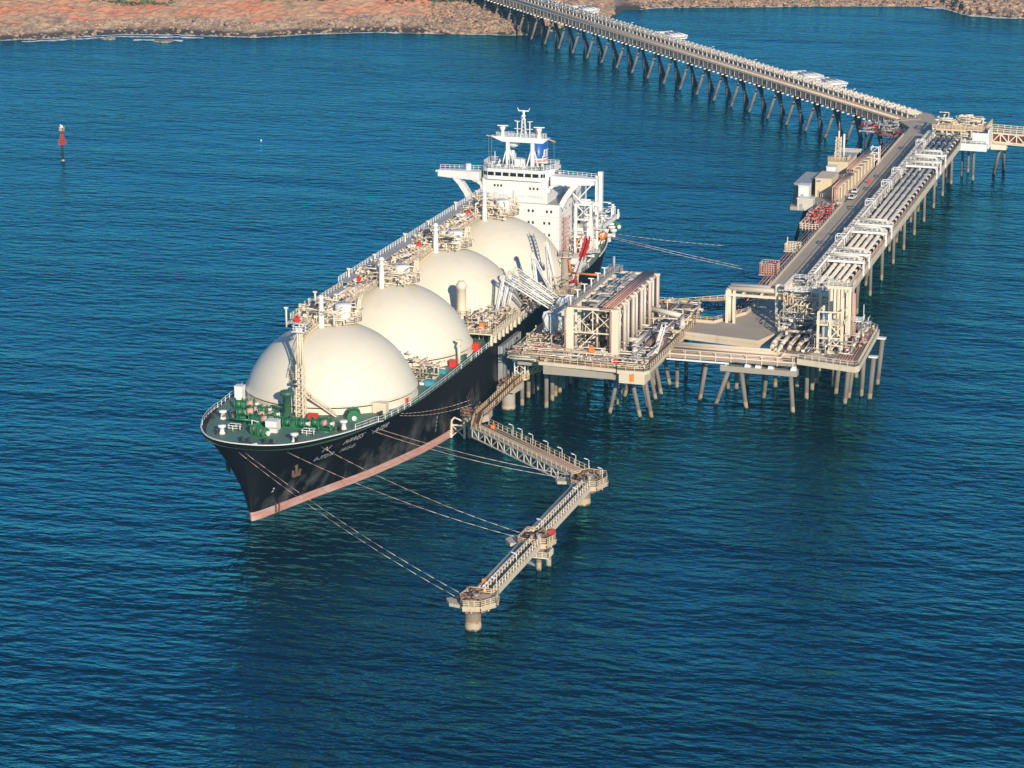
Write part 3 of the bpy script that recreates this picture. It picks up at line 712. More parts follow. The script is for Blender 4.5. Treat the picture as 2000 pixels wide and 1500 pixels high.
b = MB(); b.rail([(cx-hw+.2, yf+4, 43.8), (cx-hw+2.9, yf-.6, 43.8), (cx+hw-2.9, yf-.6, 43.8), (cx+hw-.2, yf+4, 43.8), (cx+hw-.2, yf+10.8, 43.8), (cx-hw+.2, yf+10.8, 43.8)], 1.3, 1.4, .06, 3, True); b.build('roof_railing', 'white', brg)
# port holes of the block
H = MB
rows = {31.7: (-9.2, -6.6, -5.6, -1.8, .8, 4.0, 5.3, 9.6, 10.9), 28.2: (-6.4, -5.3, -1.6, 1.0, 4.0, 5.3, 8.8, 10.3), 24.7: (1.0, 2.2, 4.0, 5.3, 8.8, 10.3), 21.2: (4.0, 5.4, 8.8, 10.3)}
for z, X in rows.items():
    for x in X: windows_x(x-.3, x+.3, yf, z-.4, z+.4, hs_, 'porthole')
for (x, z) in ((-6.6, 38.6), (-5.6, 38.6), (-4.6, 38.6), (4.3, 38.2), (5.4, 38.2), (6.6, 38.2)): windows_x(x-.27, x+.27, yf+.4, z-.35, z+.35, hs_, 'porthole')
for z in (31.7, 28.2, 24.7, 21.2):
    for y in (yf+3, yf+7, yf+11, yf+14): b = MB(); b.box(cx+13.8, cx+13.85, y-.3, y+.3, z-.4, z+.4); b.build('porthole', 'glass', hs_)
M['sign'] = paint('faint_blue_grey_lettering', (.45, .50, .56), .6, amt=.1)
lettering('warning_words', 'NO SMOKING', 1.15, lambda x, y: (-9.6+x, yf+.34, 35.4+y), 'sign', hs_)
lettering('warning_words', 'NO SMOKING', 1.15, lambda x, y: (1.0+x, yf+.34, 35.4+y), 'sign', hs_)
b = MB(); b.beam((-.8, yf+.3, 33.9), (-.8, yf+.3, 37.4), .2); b.beam((cx, yf-.05, 16.6), (cx, yf-.05, 33.8), .12); b.build('wall_pipe', 'grey', hs_)
# bridge wings with curved braces
for s in (-1, 1):
    b = MB(); x0, x1, x2 = cx+s*hw, cx+s*18.5, cx+s*24.0
    b.hexa([(x0, yf+.2, 39.7), (x1, yf+.5, 39.9), (x1, yf+3.6, 39.9), (x0, yf+4.6, 39.7)][::s], [(x0, yf+.2, 42.3), (x1, yf+.5, 42.2), (x1, yf+3.6, 42.2), (x0, yf+4.6, 42.3)][::s])
    b.hexa([(x1, yf+.5, 39.9), (x2, yf+.8, 40.2), (x2, yf+3.4, 40.2), (x1, yf+3.6, 39.9)][::s], [(x1, yf+.5, 42.2), (x2, yf+.8, 42.1), (x2, yf+3.4, 42.1), (x1, yf+3.6, 42.2)][::s])
    wg = b.build('bridge_wing', 'white', ship)
    b = MB(); 
    P = [(18.8, 40.2), (17.2, 38.6), (15.4, 36.0), (13.9, 33.2)]
    for (u, z), (u2, z2) in zip(P[:-1], P[1:]): b.beam((cx+s*u, yf+2, z), (cx+s*u2, yf+2, z2), 2.4, 1.5)
    Q = [(10.0, 37.2), (10.6, 38.6), (11.8, 39.5), (13.2, 39.9)]       # rounded inner haunch
    for (u, z), (u2, z2) in zip(Q[:-1], Q[1:]): b.beam((cx+s*u, yf+2, z), (cx+s*u2, yf+2, z2), 2.6, .9)
    b.build('wing_brace', 'white', wg)
    b = MB(); b.rail([(x0, yf+4.5, 42.3), (x2, yf+3.3, 42.1)], 1.1, 1.5, .05, 2); b.box(x2-s*.2, x2+s*.8, yf+1.2, yf+1.8, 41.4, 41.9); b.build('wing_railing', 'white', wg)
b = MB(); b.lathe(cx-15.2, yf+3, [(.9, 42.2), (.9, 43.9), (1.0, 44.0), (.01, 44.1)], 12); b.build('wing_radome', 'white', ship)
# radar arch
ya = yf+5
b = MB()
for x in (-3.9, 3.7):
    b.box(x-.5, x+.5, ya-.5, ya+.5, 43.8, 51.2)
    for s in (-1, 1): b.beam((x+s*1.8, ya-.2, 43.8), (x+s*.5, ya, 48.6), .32)
b.hexa([(-5.5, ya-.8, 51.0), (7.0, ya-.8, 51.0), (7.0, ya+1.4, 51.0), (-5.5, ya+1.4, 51.0)], [(-9.2, ya-.8, 52.5), (8.8, ya-.8, 52.5), (8.8, ya+1.6, 52.5), (-9.2, ya+1.6, 52.5)])
arch = b.build('radar_arch', 'white', ship)
for s, x in ((-1, -9.2), (1, 8.8)): pass
b = MB(); b.rail([(-7.5, ya-.7, 52.5), (7.6, ya-.7, 52.5), (7.6, ya+1.5, 52.5), (-7.5, ya+1.5, 52.5)], 1.1, 1.1, .05, 3, True); b.build('arch_railing', 'white', arch)
b = MB(); b.beam((-9, ya, 52.3), (-10.6, ya, 52.5), .3); b.build('signal_yard', 'pinkpipe', arch)
b = MB(); b.beam((8.6, ya, 52.3), (10.6, ya, 51.6), .3); b.build('signal_yard', 'pinkpipe', arch)
for x in (-9.9, -9.0, 10.2):
    b = MB(); b.beam((x, ya, 52.2), (x, ya+.3, 44), .05); b.build('halyard', 'grey', arch)
# top mast
b = MB(); mx = .9
for dx in (-.5, .5):
    for dy in (-.4, .4): b.beam((mx+dx*1.6, ya+dy, 52.5), (mx+dx*.6, ya+dy, 58.2), .16)
for k in range(5): z = 53+k*1.1; b.beam((mx-.7, ya-.4, z), (mx+.7, ya-.4, z+.9), .1); b.beam((mx+.7, ya-.4, z), (mx-.7, ya-.4, z+.9), .1)
b.tube((mx, ya, 57.5), (mx, ya, 60.3), .35, 8); b.box(mx-1.6, mx+1.6, ya-.15, ya+.15, 60.2, 60.5); b.beam((mx-1.5, ya, 60.4), (mx-1.9, ya, 61.2), .14); b.beam((mx+1.5, ya, 60.4), (mx+1.9, ya, 61.2), .14)
for s in (-1, 1): b.beam((mx+s*1.9, ya, 52.5), (mx+s*1.9, ya, 57.2), .28); b.beam((mx+s*1.2, ya, 57.1), (mx+s*2.8, ya, 57.3), .2); b.beam((mx+s*.9, ya, 54.9), (mx+s*2.9, ya, 55.0), .18)
b.box(mx-.5, mx+.5, ya-.4, ya+.4, 58.6, 59.1); b.build('signal_mast', 'white', arch)
for x, z in ((-5.6, 52.5), (5.6, 52.5)):
    b = MB(); b.lathe(x, ya, [(.75, z), (.45, z+1.5), (.9, z+2.4), (.9, z+2.8), (.01, z+2.9)], 10); b.beam((x-1.6, ya, z+3.1), (x+1.6, ya+.4, z+3.1), .3, .25); b.build('radar_scanner', 'white', arch)
b = MB(); i0 = 12
b.lathe(-3.2, ya+3.2, [(2.0*math.cos(t), 50.6+2.0*math.sin(t)) for t in [(-88+k*11)*math.pi/180 for k in range(17)]], 20); b.lathe(-3.4, ya+3.2, [(.6, 43.8), (.6, 47.7)], 10); b.build('satellite_dome', 'white', ship)
rnd = random.Random(44)
for k in range(16):
    x = rnd.uniform(-9.5, 9.5); y = rnd.uniform(yf+.5, yf+10); h = rnd.uniform(1.5, 4); b = MB(); b.tube((x, y, 43.9), (x, y, 43.9+h), .12, 6); b.box(x-.35, x+.35, y-.2, y+.2, 43.9, 44.5); b.build('roof_aerial', 'white', ship)
b = MB(); b.box(-1.3, 1.6, yf+3, yf+4.6, 43.9, 46.2); b.box(-.9, 1.2, yf+2.8, yf+3, 44.5, 45.7); b.build('roof_locker', 'white', ship)
# funnel
b = MB(); fxx, fyy = -.1, 178.0; rr, ry = 2.5, 3.6
def fun(z0, z1, r=1.0): bb = MB(); bb.lathe(fxx, fyy, [(rr*r, z0), (rr*r, z1)], 32, sy=ry/rr); return bb
bb = MB(); bb.lathe(fxx, fyy, [(rr*1.02, 20), (rr*1.02, 41.6)], 32, sy=ry/rr); fn = bb.build('funnel', 'white', ship)
bb = MB(); bb.lathe(fxx, fyy, [(rr*1.03, 42.0), (rr*1.03, 42.7)], 32, sy=ry/rr); bb.build('funnel_stripe', 'red', fn)
bb = MB(); bb.lathe(fxx, fyy, [(rr*1.02, 41.6), (rr*1.02, 43.1)], 32, sy=ry/rr); bb.build('funnel_band', 'white', fn)
bb = MB(); bb.lathe(fxx, fyy, [(rr, 43.1), (rr, 48.6), (rr*.2, 48.8)], 32, sy=ry/rr); bb.build('funnel_casing', 'blue', fn)
bb = MB(); bb.lathe(fxx-.4, fyy, [(1.1, 48.5), (1.1, 51.6), (.8, 51.6), (.8, 50)], 16); bb.build('exhaust_pipe', 'rust', fn)
def on_fun(t0):
    def f(x, y):
        t = t0+x/2.9; return (fxx+(rr+.06)*math.cos(t), fyy+(ry+.06)*math.sin(t), 43.4+y)
    return f
bb = MB()
for k, (x0, sl_) in enumerate(((-.0, .35), (.95, .35), (1.9, .35))):
    f = on_fun(-.75); bb.v += [f(x0, 0), f(x0+.55, 0), f(x0+.55+sl_, 2.3), f(x0+sl_, 2.3)]; i = len(bb.v)-4; bb.face((i, i+1, i+2, i+3))
    if k: bb.v += [f(x0-.6, 1.9), f(x0+.1, 1.9), f(x0+.2, 2.3), f(x0-.5, 2.3)]; i = len(bb.v)-4; bb.face((i, i+1, i+2, i+3))
bb.build('funnel_mark', 'white', fn)
b = MB(); b.box(-8, 12, 170.6, 188, 16.9, 30); b.box(4, 12.5, 172, 186, 30, 36.5); b.build('engine_casing', 'white', ship)
# after deck, port side: tall crane post, frames, lifeboat, lockers
b = MB(); b.box(21.0, 22.3, 168, 169.4, 29.8, 41.5); b.box(20.2, 21.2, 168, 169.2, 28.5, 40.2); b.build('crane_post', 'white', ship)
b = MB(); b.beam((21.5, 168.6, 40.2), (15.2, 166.5, 33), .3); b.beam((12, 163, 38.2), (16.5, 166, 32.5), .45); b.beam((15, 167, 32.6), (21.5, 168, 31.6), .9, .9); b.build('crane_stay', 'white', ship)
b = MB()
for (x, y) in ((15.2, 165), (19.8, 165), (15.2, 172), (19.8, 172)): b.box(x-.35, x+.35, y-.35, y+.35, 17, 32)
for z in (32, 27.5): b.beam((14.8, 165, z), (20.2, 165, z), .5); b.beam((14.8, 172, z), (20.2, 172, z), .5); b.beam((19.8, 165, z), (19.8, 172, z), .5)
b.beam((15.2, 165, 27.5), (19.8, 165, 32), .25); b.beam((19.8, 165, 27.5), (15.2, 165, 32), .25); b.build('boat_frame', 'white', ship)
b = MB(); b.box(13.0, 19.0, 170, 184, 17.2, 23.6); b.box(13, 22.0, 170, 190, 23.6, 23.8); b.box(14, 18, 174, 184, 23.8, 27.4); ah = b.build('after_deckhouse', 'white', ship)
for y in (172, 175, 178, 181): b = MB(); b.box(19.0, 19.06, y-.35, y+.35, 20.6, 21.4); b.build('porthole', 'glass', ah)
b = MB(); b.rail([(13.1, 170.1, 23.8), (21.9, 170.1, 23.8), (21.9, 189.8, 23.8)], 1.1, 1.4, .06, 3); b.build('after_railing', 'white', ah)
b = MB()
for k in range(9):
    t = k/8; r = .95*math.sin(math.pi*(.1+.8*t)); 
prof2 = [(-3.6, .35), (-2.6, .95), (-1, 1.25), (1, 1.25), (2.6, .95), (3.6, .35)]
for (u, r), (u2, r2) in zip(prof2[:-1], prof2[1:]): b.tube((20.6, 175+u, 20.6), (20.6, 175+u2, 20.6), r, 12, r2, False)
lb = b.build('lifeboat', 'orange', ship)
b = MB()
for y in (172.4, 177.6): b.beam((19.6, y, 17.6), (21.9, y, 22.2), .35); b.beam((21.9, y, 22.2), (20.6, y, 21.6), .25)
b.build('boat_davit', 'white', ship)
rnd = random.Random(90)
b = MB(); b.clutter(13, 22, 156, 166, 17, 24, 30, rnd, (.1, .3)); b.clutter(14, 21.5, 170, 188, 23.9, 29.5, 40, rnd, (.08, .22)); b.clutter(13, 20, 156, 186, 17, 23, 40, rnd, (.08, .2)); b.build('after_pipework', 'white', ship)
b = MB(); b.clutter(17, 20.5, 158, 168, 17, 23.5, 16, random.Random(91), (.15, .35)); b.build('red_hose_gear', 'orange', ship)
for (x, y, s2) in ((20.5, 188, 1.1), (18.8, 192, 1.2), (20.8, 182, 1), (17.5, 196, 1.1)):
    b = MB(); z = deck_z(y); b.lathe(x, y, [(.6*s2, z), (.6*s2, z+1.6), (1*s2, z+1.7), (1*s2, z+2.3), (.01, z+2.5)], 12); b.build('deck_ventilator', 'white', ship)
for k in range(4): winch(15+k*1.2, 150+k*-.2 if k > 5 else (189+k*3.2), -1.0, 3.6, .8)
b = MB(); b.box(19.6, 20.3, 189, 189.8, 23.5, 27.5); b.box(22, 22.4, 187, 187.4, 23.5, 26.5); b.box(20.8, 21.2, 184, 184.4, 23.8, 28); b.build('stern_post', 'white', ship)
b = MB(); b.beam((21.9, 150, 21), (22.6, 165, 18), .5, .3); b.rail([(21.9, 150, 21), (22.6, 165, 18)], 1, 1.5, .05, 2); b.box(17, 22.4, 146, 151, 17, 20); b.build('side_house', 'white', ship)
# ------------------------------------------------------------------ helpers for the marine works
def piles(parent, lst, r=.5, mat='pile'):
    for q in lst:
        if len(q) == 3: (x, y, zt) = q; x2, y2 = x, y
        else: x, y, x2, y2, zt = q
        b = MB(); k = -1.5/zt
        b.tube((x+(x-x2)*-k, y+(y-y2)*-k, -1.5), (x2, y2, zt), r, 12); b.build('pile', mat, parent)
def slab(name, poly, z0, z1, mat, parent):
    b = MB(); b.prism(poly, z0, z1); return b.build(name, mat, parent)
def off_line(a, b, o):
    d = (Vector(b)-Vector(a)); d.z = 0; d.normalize(); return Vector((d.y, -d.x, 0))*o
# ------------------------------------------------------------------ loading platform
lp = thing('loading_platform', 'buff loading platform on raked piles beside the ship, carrying the tall pipe frame', 'jetty platform', (48, 80, 0))
PL = [(29.2, 53.5), (38.3, 52), (38.3, 49.6), (59.5, 48.0), (60, 47.2), (67, 47.6), (68, 49.5), (68, 100), (64, 122), (33, 124), (27.5, 108), (27.5, 66)]
PLi = [(x*.985+.7, y*.985+1.2) for x, y in PL]
slab('platform_deck', PL, 14.1, 15.0, 'fascia', lp); slab('platform_surface', PLi, 15.0, 15.03, 'grate', lp)
b = MB(); b.box(39.5, 60.5, 49.8, 51.6, 11.7, 14.1); b.box(39.5, 41.3, 51.6, 118, 11.9, 14.1); b.box(64.6, 66.4, 51.6, 98, 11.9, 14.1); b.box(31, 40, 55, 57, 12.2, 14.1); b.build('edge_beam', 'conc_g', lp)
b = MB(); b.box(60.4, 67.2, 47.5, 53.5, 11.6, 14.1); b.build('corner_block', 'fascia', lp)
b = MB(); b.box(63.2, 64.4, 47.42, 47.5, 12.2, 14.3); b.build('rust_plate', 'orange', lp)
b = MB(); b.rail([(x, y, 15.03) for x, y in PLi[:10]], 1.2, 2.0, .07, 2); b.build('edge_railing', 'yellow', lp)
piles(lp, [(55.1, 58.2, 57.6, 58.2, 12), (54.8, 67.3, 57.4, 67.3, 12), (54.6, 75.2, 57, 75.2, 12), (63.6, 57.3, 61.2, 56, 12), (63.5, 66.4, 61.2, 65, 12), (63.3, 74.7, 61, 73.5, 12), (63.3, 80.5, 61, 80, 12), (63.2, 90.2, 61, 89, 12), (65.7, 88.2, 65.7, 88.2, 12), (65.3, 100.2, 65.3, 100.2, 12), (66.6, 57.6, 65, 55.5, 12), (59.3, 88, 58.5, 88, 12)], .55)
piles(lp, [(31.0, 58.9, 12), (30.4, 66.6, 12), (30.4, 70.3, 12), (30.8, 74.7, 12), (37.8, 58.5, 12), (37.3, 65.6, 12), (37.0, 69.7, 12), (37.1, 73.4, 12), (36.8, 77.7, 12), (37.2, 83.2, 12), (37.4, 88.8, 12), (44.5, 76, 12), (46.5, 86, 12), (50, 98, 12), (44, 100, 12), (56, 104, 12)], .58)
rnd = random.Random(101)
for args in ((29.5, 42, 56, 60, 15, 16.6, 30, .06, .16, 'pinkpipe'), (30, 42, 62, 76, 15, 18.5, 70, .07, .22, 'cream2'), (44, 56, 60, 100, 15, 20.5, 60, .1, .4, 'cream2'), (58, 66, 55, 98, 15, 17.6, 46, .1, .35, 'grey'), (42, 66, 49.5, 57.5, 15, 16.2, 34, .06, .16, 'redbrown'), (33, 42, 98, 120, 15, 19, 30, .1, .3, 'dark')):
    b = MB(); b.clutter(*args[:7], rnd, args[7:9]); b.build('deck_pipework', args[9], lp)
for q, mt in ((5, 'cream'), (6, 'cream2'), (7, 'white')):
    b = MB(); b.clutter(29.5, 66, 50.5, 62, 15, 17, 60, rnd, (.05, .13)); b.clutter(40, 66, 62, 116, 15, 18, 40, rnd, (.06, .2)); b.build('deck_fittings', mt, lp)
b = MB(); b.path([(59.5, 82, 16.8), (59.5, 66, 16.8), (60.6, 62.5, 17.2), (61.2, 60.5, 16.0), (61.2, 60.5, 15.2)], .8, 14); b.build('large_bend_pipe', 'wpipe', lp)
b = MB(); b.path([(62.5, 84, 16.4), (62.5, 68, 16.4), (62.5, 66, 15)], .8, 12); b.build('large_bend_pipe', 'rust', lp); b = MB(); b.path([(64.6, 84, 16.2), (64.6, 72, 16.2), (65.5, 70, 15.2)], .6, 12); b.build('large_bend_pipe', 'rust', lp)
b = MB(); b.path([(56.5, 70, 17.2), (59.5, 70, 17.2)], .7, 12); b.build('large_bend_pipe', 'wpipe', lp); b = MB(); b.path([(56.5, 94, 20), (66, 92, 19), (67, 88, 17)], .7, 12); b.build('large_bend_pipe', 'wpipe', lp)
b = MB(); b.beam((65.4, 66, 15.1), (66.2, 71, 21.0), 1.0, .2)
for s in (-.5, .5): b.rail([(65.4+s, 66, 15.2), (66.2+s, 71, 21.1)], 1, 1.2, .06, 2)
b.build('access_stair', 'white', lp)
def small(name, mat, boxes, label, cat, group=None, extra=None):
    b = MB()
    for q in boxes: b.box(*q)
    if extra: extra(b)
    o = b.build(name, mat); return tag(o, label, cat, group)
small('hose_cabinet', 'red', [(34.5, 41.5, 58.3, 59.8, 15.03, 16.3), (34.3, 41.7, 58.1, 60.0, 16.3, 16.42)], 'long red hose cabinet near the left front edge of the loading platform', 'cabinet')
small('notice_board', 'orange', [(49.9, 51.4, 56.2, 56.35, 16.6, 18.3), (50.0, 50.12, 56.25, 56.4, 15.03, 16.6), (51.2, 51.32, 56.25, 56.4, 15.03, 16.6)], 'blank orange board standing in front of the pipe frame', 'board')
small('fire_hydrant_box', 'red', [(57.6, 59.2, 51.5, 52.6, 15.03, 15.9), (58.1, 58.6, 51.8, 52.2, 15.9, 16.6)], 'low red hydrant box under the right front column of the pipe frame', 'hydrant')
# ------------------------------------------------------------------ tall pipe frame on the platform
fr = thing('pipe_gantry', 'tall open steel frame carrying rows of red pipes over the loading platform', 'pipe frame', (50, 80, 15))
X0, X1, Y0, Y1, ZT = 44.2, 56.4, 58.5, 101.5, 28.0
ys = [Y0+(Y1-Y0)*k/5 for k in range(6)]
for k, y in enumerate(ys):
    for x in (X0, X1):
        b = MB(); wq = .95 if k == 0 else .62; b.box(x-wq, x+wq, y-.45, y+.45, 15.03, ZT-.6); b.box(x-wq-.3, x+wq+.3, y-.8, y+.8, 15.03, 15.6); b.build('column', 'cream' if k == 0 else 'wpipe', fr)
b = MB()
for y in ys: b.box(X0-.8, X1+.8, y-.35, y+.35, ZT-.6, ZT)
for x in (X0, (X0+X1)/2, X1): b.box(x-.3, x+.3, Y0, Y1, ZT-.62, ZT-.02)
b.build('roof_beam', 'cream', fr)
b = MB(); mid = (X0+X1)/2
b.beam((X0, Y0, 21.3), (X1, Y0, 21.3), .32); b.beam((mid, Y0, 21.3), (mid, Y0, ZT-.6), .25)
for x0, x1 in ((X0, mid), (mid, X1)): b.beam((x0, Y0, 21.4), (x1, Y0, ZT-.8), .2); b.beam((x0, Y0-.05, ZT-.8), (x1, Y0-.05, 21.4), .2)
b.beam((X0+.5, Y0, 15.2), (mid+.5, Y0, 21.2), .22); b.beam((X1, Y0, 15.4), (mid, Y0, 21.2), .22) if False else None
for y in ys[1:]: b.beam((X0, y, 21.3), (X1, y, 21.3), .35)
for k in range(5):
    b.beam((X0, ys[k], 21.3), (X0, ys[k+1], 21.3), .3)
    if k in (0, 3): b.beam((X1, ys[k], 21), (X1, ys[k+1], ZT-1), .22); b.beam((X1, ys[k+1], 21), (X1, ys[k], ZT-1), .22)
b.build('cross_brace', 'cream', fr)
b = MB(); b.box(X0+3.4, X1-2.6, Y0+3, Y1-2, ZT-.55, ZT-.4); b.build('roof_grating', 'dark', fr)
rnd = random.Random(12)
b = MB()
for k in range(14): y = Y0+4+k*2.7; b.box(X0+3.6+rnd.uniform(0, 1), X1-3.4, y, y+rnd.uniform(.8, 1.7), ZT-.38, ZT-.1)
b.build('roof_panel', 'grey', fr)
b = MB(); b.clutter(X0+3, X1-3, Y0+2, Y1-2, ZT-.4, ZT+1.2, 26, rnd, (.07, .18)); b.build('roof_pipework', 'grey', fr)
for k, (x, mt) in enumerate(((53.2, 'redbrown'), (53.9, 'pinkpipe'), (54.6, 'redbrown'), (55.3, 'redbrown'), (56.0, 'pinkpipe'))):
    b = MB(); b.path([(x, Y0-.4, ZT+.5), (x, Y1+.5, ZT+.5)], .19, 8); b.build('roof_pipe', mt, fr)
b = MB(); b.path([(X0+.2, Y0-.7, 15.1), (X0-1.2, Y0-.7, 15.1), (X0-1.2, Y0-.7, ZT+.2), (X0+5, Y0-.7, ZT+.3)], .2, 8); b.build('riser_pipe', 'redbrown', fr)
b = MB(); b.path([(X1-1.2, Y0-.7, 15.1), (X1-1.2, Y0-.7, ZT), (X1-4, Y0-.7, ZT)], .2, 8); b.build('riser_pipe', 'redbrown', fr)
for k in range(5):
    y = (ys[k]+ys[k+1])/2
    b = MB(); b.path([(X1+.2, y+1, ZT+.2), (X1+.7, y+1, ZT-.4), (X1+.7, y+1, 16)], .17, 8); b.build('riser_pipe', 'redbrown', fr)
    for dy in (-2.4, 2.6):
        b = MB(); b.path([(X1-.4, y+dy, ZT+.2), (X1+.6, y+dy, ZT-.2), (X1+.6, y+dy, 16.2)], .36, 10); b.build('riser_pipe', 'wpipe', fr)
    b = MB(); b.path([(X0+.3, y, ZT-1), (X0+.3, y, 16)], .4, 10); b.path([(mid, y, ZT-1), (mid, y, 16)], .32, 8); b.build('riser_pipe', 'wpipe', fr)
b = MB(); b.box(X0-.6, X0+1.1, Y0, Y1, ZT+.02, ZT+.16); b.build('roof_walkway', 'cream2', fr)
b = MB(); b.rail([(X0-.5, Y0, ZT+.16), (X0-.5, Y1, ZT+.16)], 1.1, 1.8, .06, 3); b.rail([(X0+1.1, Y0, ZT+.16), (X0+1.1, Y1, ZT+.16)], 1.1, 1.8, .06, 3); b.build('roof_railing', 'grey', fr)
for k in range(6):
    y = Y0+1+k*6.6; b = MB(); b.tube((X0-.2, y, ZT+.1), (X0-.2, y, ZT+2.7), .2, 8); b.box(X0-1.0, X0+.6, y-.2, y+.2, ZT+2.6, ZT+2.85); b.build('roof_lamp', 'white', fr)
b = MB(); b.box(X0-1.5, X0+2.5, Y1-3, Y1+1, ZT+.1, ZT+.3); b.rail([(X0-1.4, Y1-3, ZT+.3), (X0+2.4, Y1-3, ZT+.3), (X0+2.4, Y1+1, ZT+.3), (X0-1.4, Y1+1, ZT+.3)], 1.1, 1.2, .06, 3, True); b.tube((X0, Y1, ZT), (X0, Y1, ZT+4), .35, 8); b.build('roof_platform', 'grey', fr)
b = MB(); rnd = random.Random(15); b.clutter(X0+1, X1-1, Y0+3, Y1-3, 15.1, 26, 60, rnd, (.1, .35)); b.build('inner_pipework', 'cream2', fr)
b = MB(); b.clutter(X0+1, X1-1, Y0+3, Y1-3, 15.1, 25, 40, rnd, (.15, .5)); b.build('inner_vessels', 'rust', fr)
# ------------------------------------------------------------------ loading arms
def arm(y, apex, label, end=None, head='lgrey', bx=35.0):
    t = thing('marine_loader', label, 'loading arm', (bx, y, 15), 'marine loading arms at the ship side')
    b = MB(); b.tube((bx, y, 15), (bx, y, 21.5), .55, 12); b.box(bx-.9, bx+.9, y-.9, y+.9, 15.03, 15.5); b.build('riser', 'cream', t)
    b = MB(); b.tube((bx-.8, y, 21.5), (bx+1.4, y, 21.5), .8, 12); b.box(bx+.4, bx+2.8, y-1.0, y+1.0, 20.0, 22.4); b.hexa([(bx+1.5, y-.9, 17.6), (bx+3.9, y-.9, 18.2), (bx+3.9, y+.9, 18.2), (bx+1.5, y+.9, 17.6)], [(bx+.6, y-.9, 20.8), (bx+3.0, y-.9, 21.2), (bx+3.0, y+.9, 21.2), (bx+.6, y+.9, 20.8)]); b.build('counterweight', head, t)
    ax, ay, az = apex; sh = Vector((bx, y, 22)); ap = Vector(apex); b = MB()
    for o, r in ((Vector((0, 0, 1.0)), .16), (Vector((0, 0, -.4)), .22), (Vector((0, .9, .2)), .12), (Vector((0, -.5, .5)), .1)): b.tube(sh+o, ap+o, r, 8)
    for k in range(9):
        u = k/9; v = (k+1)/9; b.beam(sh.lerp(ap, u)+Vector((0, 0, .8)), sh.lerp(ap, v)+Vector((0, 0, -.3)), .12); b.beam(sh.lerp(ap, u)+Vector((0, 0, -.3)), sh.lerp(ap, u)+Vector((0, .8, .2)), .1)
    tl = sh+(sh-ap)*.42; b.tube(sh+Vector((0, 0, .3)), tl, .3, 8); b.tube(sh+Vector((0, 0, -.6)), tl, .2, 8)
    b.build('inboard_arm', 'white', t)
    b = MB(); b.box(tl.x-.9, tl.x+.9, tl.y-.7, tl.y+.7, tl.z-1.2, tl.z+.9); b.build('tail_weight', 'lgrey', t)
    b = MB(); b.tube((ax, ay-.4, az), (ax, ay+.4, az), .75, 14); b.tube((ax, ay-.6, az), (ax, ay+.6, az), .3, 8); b.build('apex_sheave', 'cream', t)
    e = Vector(end); b = MB()
    for o, r in ((Vector((.4, 0, 0)), .3), (Vector((-.4, .3, 0)), .16), (Vector((0, -.5, 0)), .12)): b.tube(ap+o, e+o, r, 8)
    for k in range(6): b.beam(ap.lerp(e, k/6)+Vector((.4, 0, 0)), ap.lerp(e, (k+1)/6)+Vector((-.4, .3, 0)), .1)
    b.build('outboard_arm', 'white', t)
    b = MB(); b.tube(e+Vector((0, 0, .8)), e+Vector((0, 0, -.6)), .45, 10); b.tube(e, e+Vector((-1.3, 0, 0)), .5, 10); b.build('coupling', 'grey', t)
    return t
arm(76, (20.7, 74.6, 30.3), 'nearest connected white loading arm reaching down to the ship manifold', (19.6, 72, 21.4))
arm(80, (21.3, 78.4, 30.6), 'second connected white loading arm from the front, reaching over the ship side', (20.2, 75.4, 21.4))
arm(84, (21.9, 82.2, 30.8), 'third connected white loading arm, just behind its two lowered neighbours', (20.6, 78.8, 21.4))
arm(92.5, (27.6, 92.5, 36.3), 'stowed white loading arm folded upright, just left of the tall grey mast', (28.6, 93.8, 19.5), bx=31.0)
arm(88, (25.2, 87.2, 34.0), 'white loading arm half raised between the lowered arms and the upright one', (26.5, 88.5, 20), bx=31.5)
b = MB(); b.clutter(32, 36.5, 85, 96, 24, 31, 14, random.Random(8), (.08, .18)); b.box(32, 36.5, 85, 96, 24.2, 24.35)
for (x, y) in ((32.2, 85.2), (36.3, 85.2), (32.2, 95.8), (36.3, 95.8)): b.beam((x, y, 15.03), (x, y, 24.3), .3)
b.rail([(32, 85, 24.35), (36.5, 85, 24.35), (36.5, 96, 24.35)], 1.1, 1.3, .07, 3)
tag(b.build('service_gantry', 'yellow'), 'yellow railed gantry among the upright loading arms', 'gantry')
def wrapped(x, y, z, r, label):
    rn = random.Random(int(x*7)); b = MB(); b.sm = False; n = 14
    b.lathe(x, y, [(.01, z+r*1.1), (r*.7, z+r*.9), (r*1.05, z+r*.35), (r*.95, z-r*.4), (r*.7, z-r), (.01, z-r)], n, smooth=False)
    b.v = [(a+rn.uniform(-.22, .22)*r, c+rn.uniform(-.22, .22)*r, d+rn.uniform(-.15, .15)*r) for a, c, d in b.v]
    b.beam((x, y, 15.03), (x, y, z), .9)
    tag(b.build('covered_winch', 'lgrey'), label, 'winch', 'sheeted machinery behind the loading arms')
wrapped(35.2, 72.0, 20.0, 2.5, 'lowest pale sheeted machine, at the foot of the front loading arm')
wrapped(37.2, 78.5, 23.0, 2.6, 'large pale sheeted machine beside the pipe frame corner')
wrapped(34.2, 96.5, 22.0, 2.3, 'pale sheeted machine under the tall grey mast')
wrapped(38.6, 74.0, 18.6, 2.2, 'pale sheeted machine between the front arm and the pipe frame')
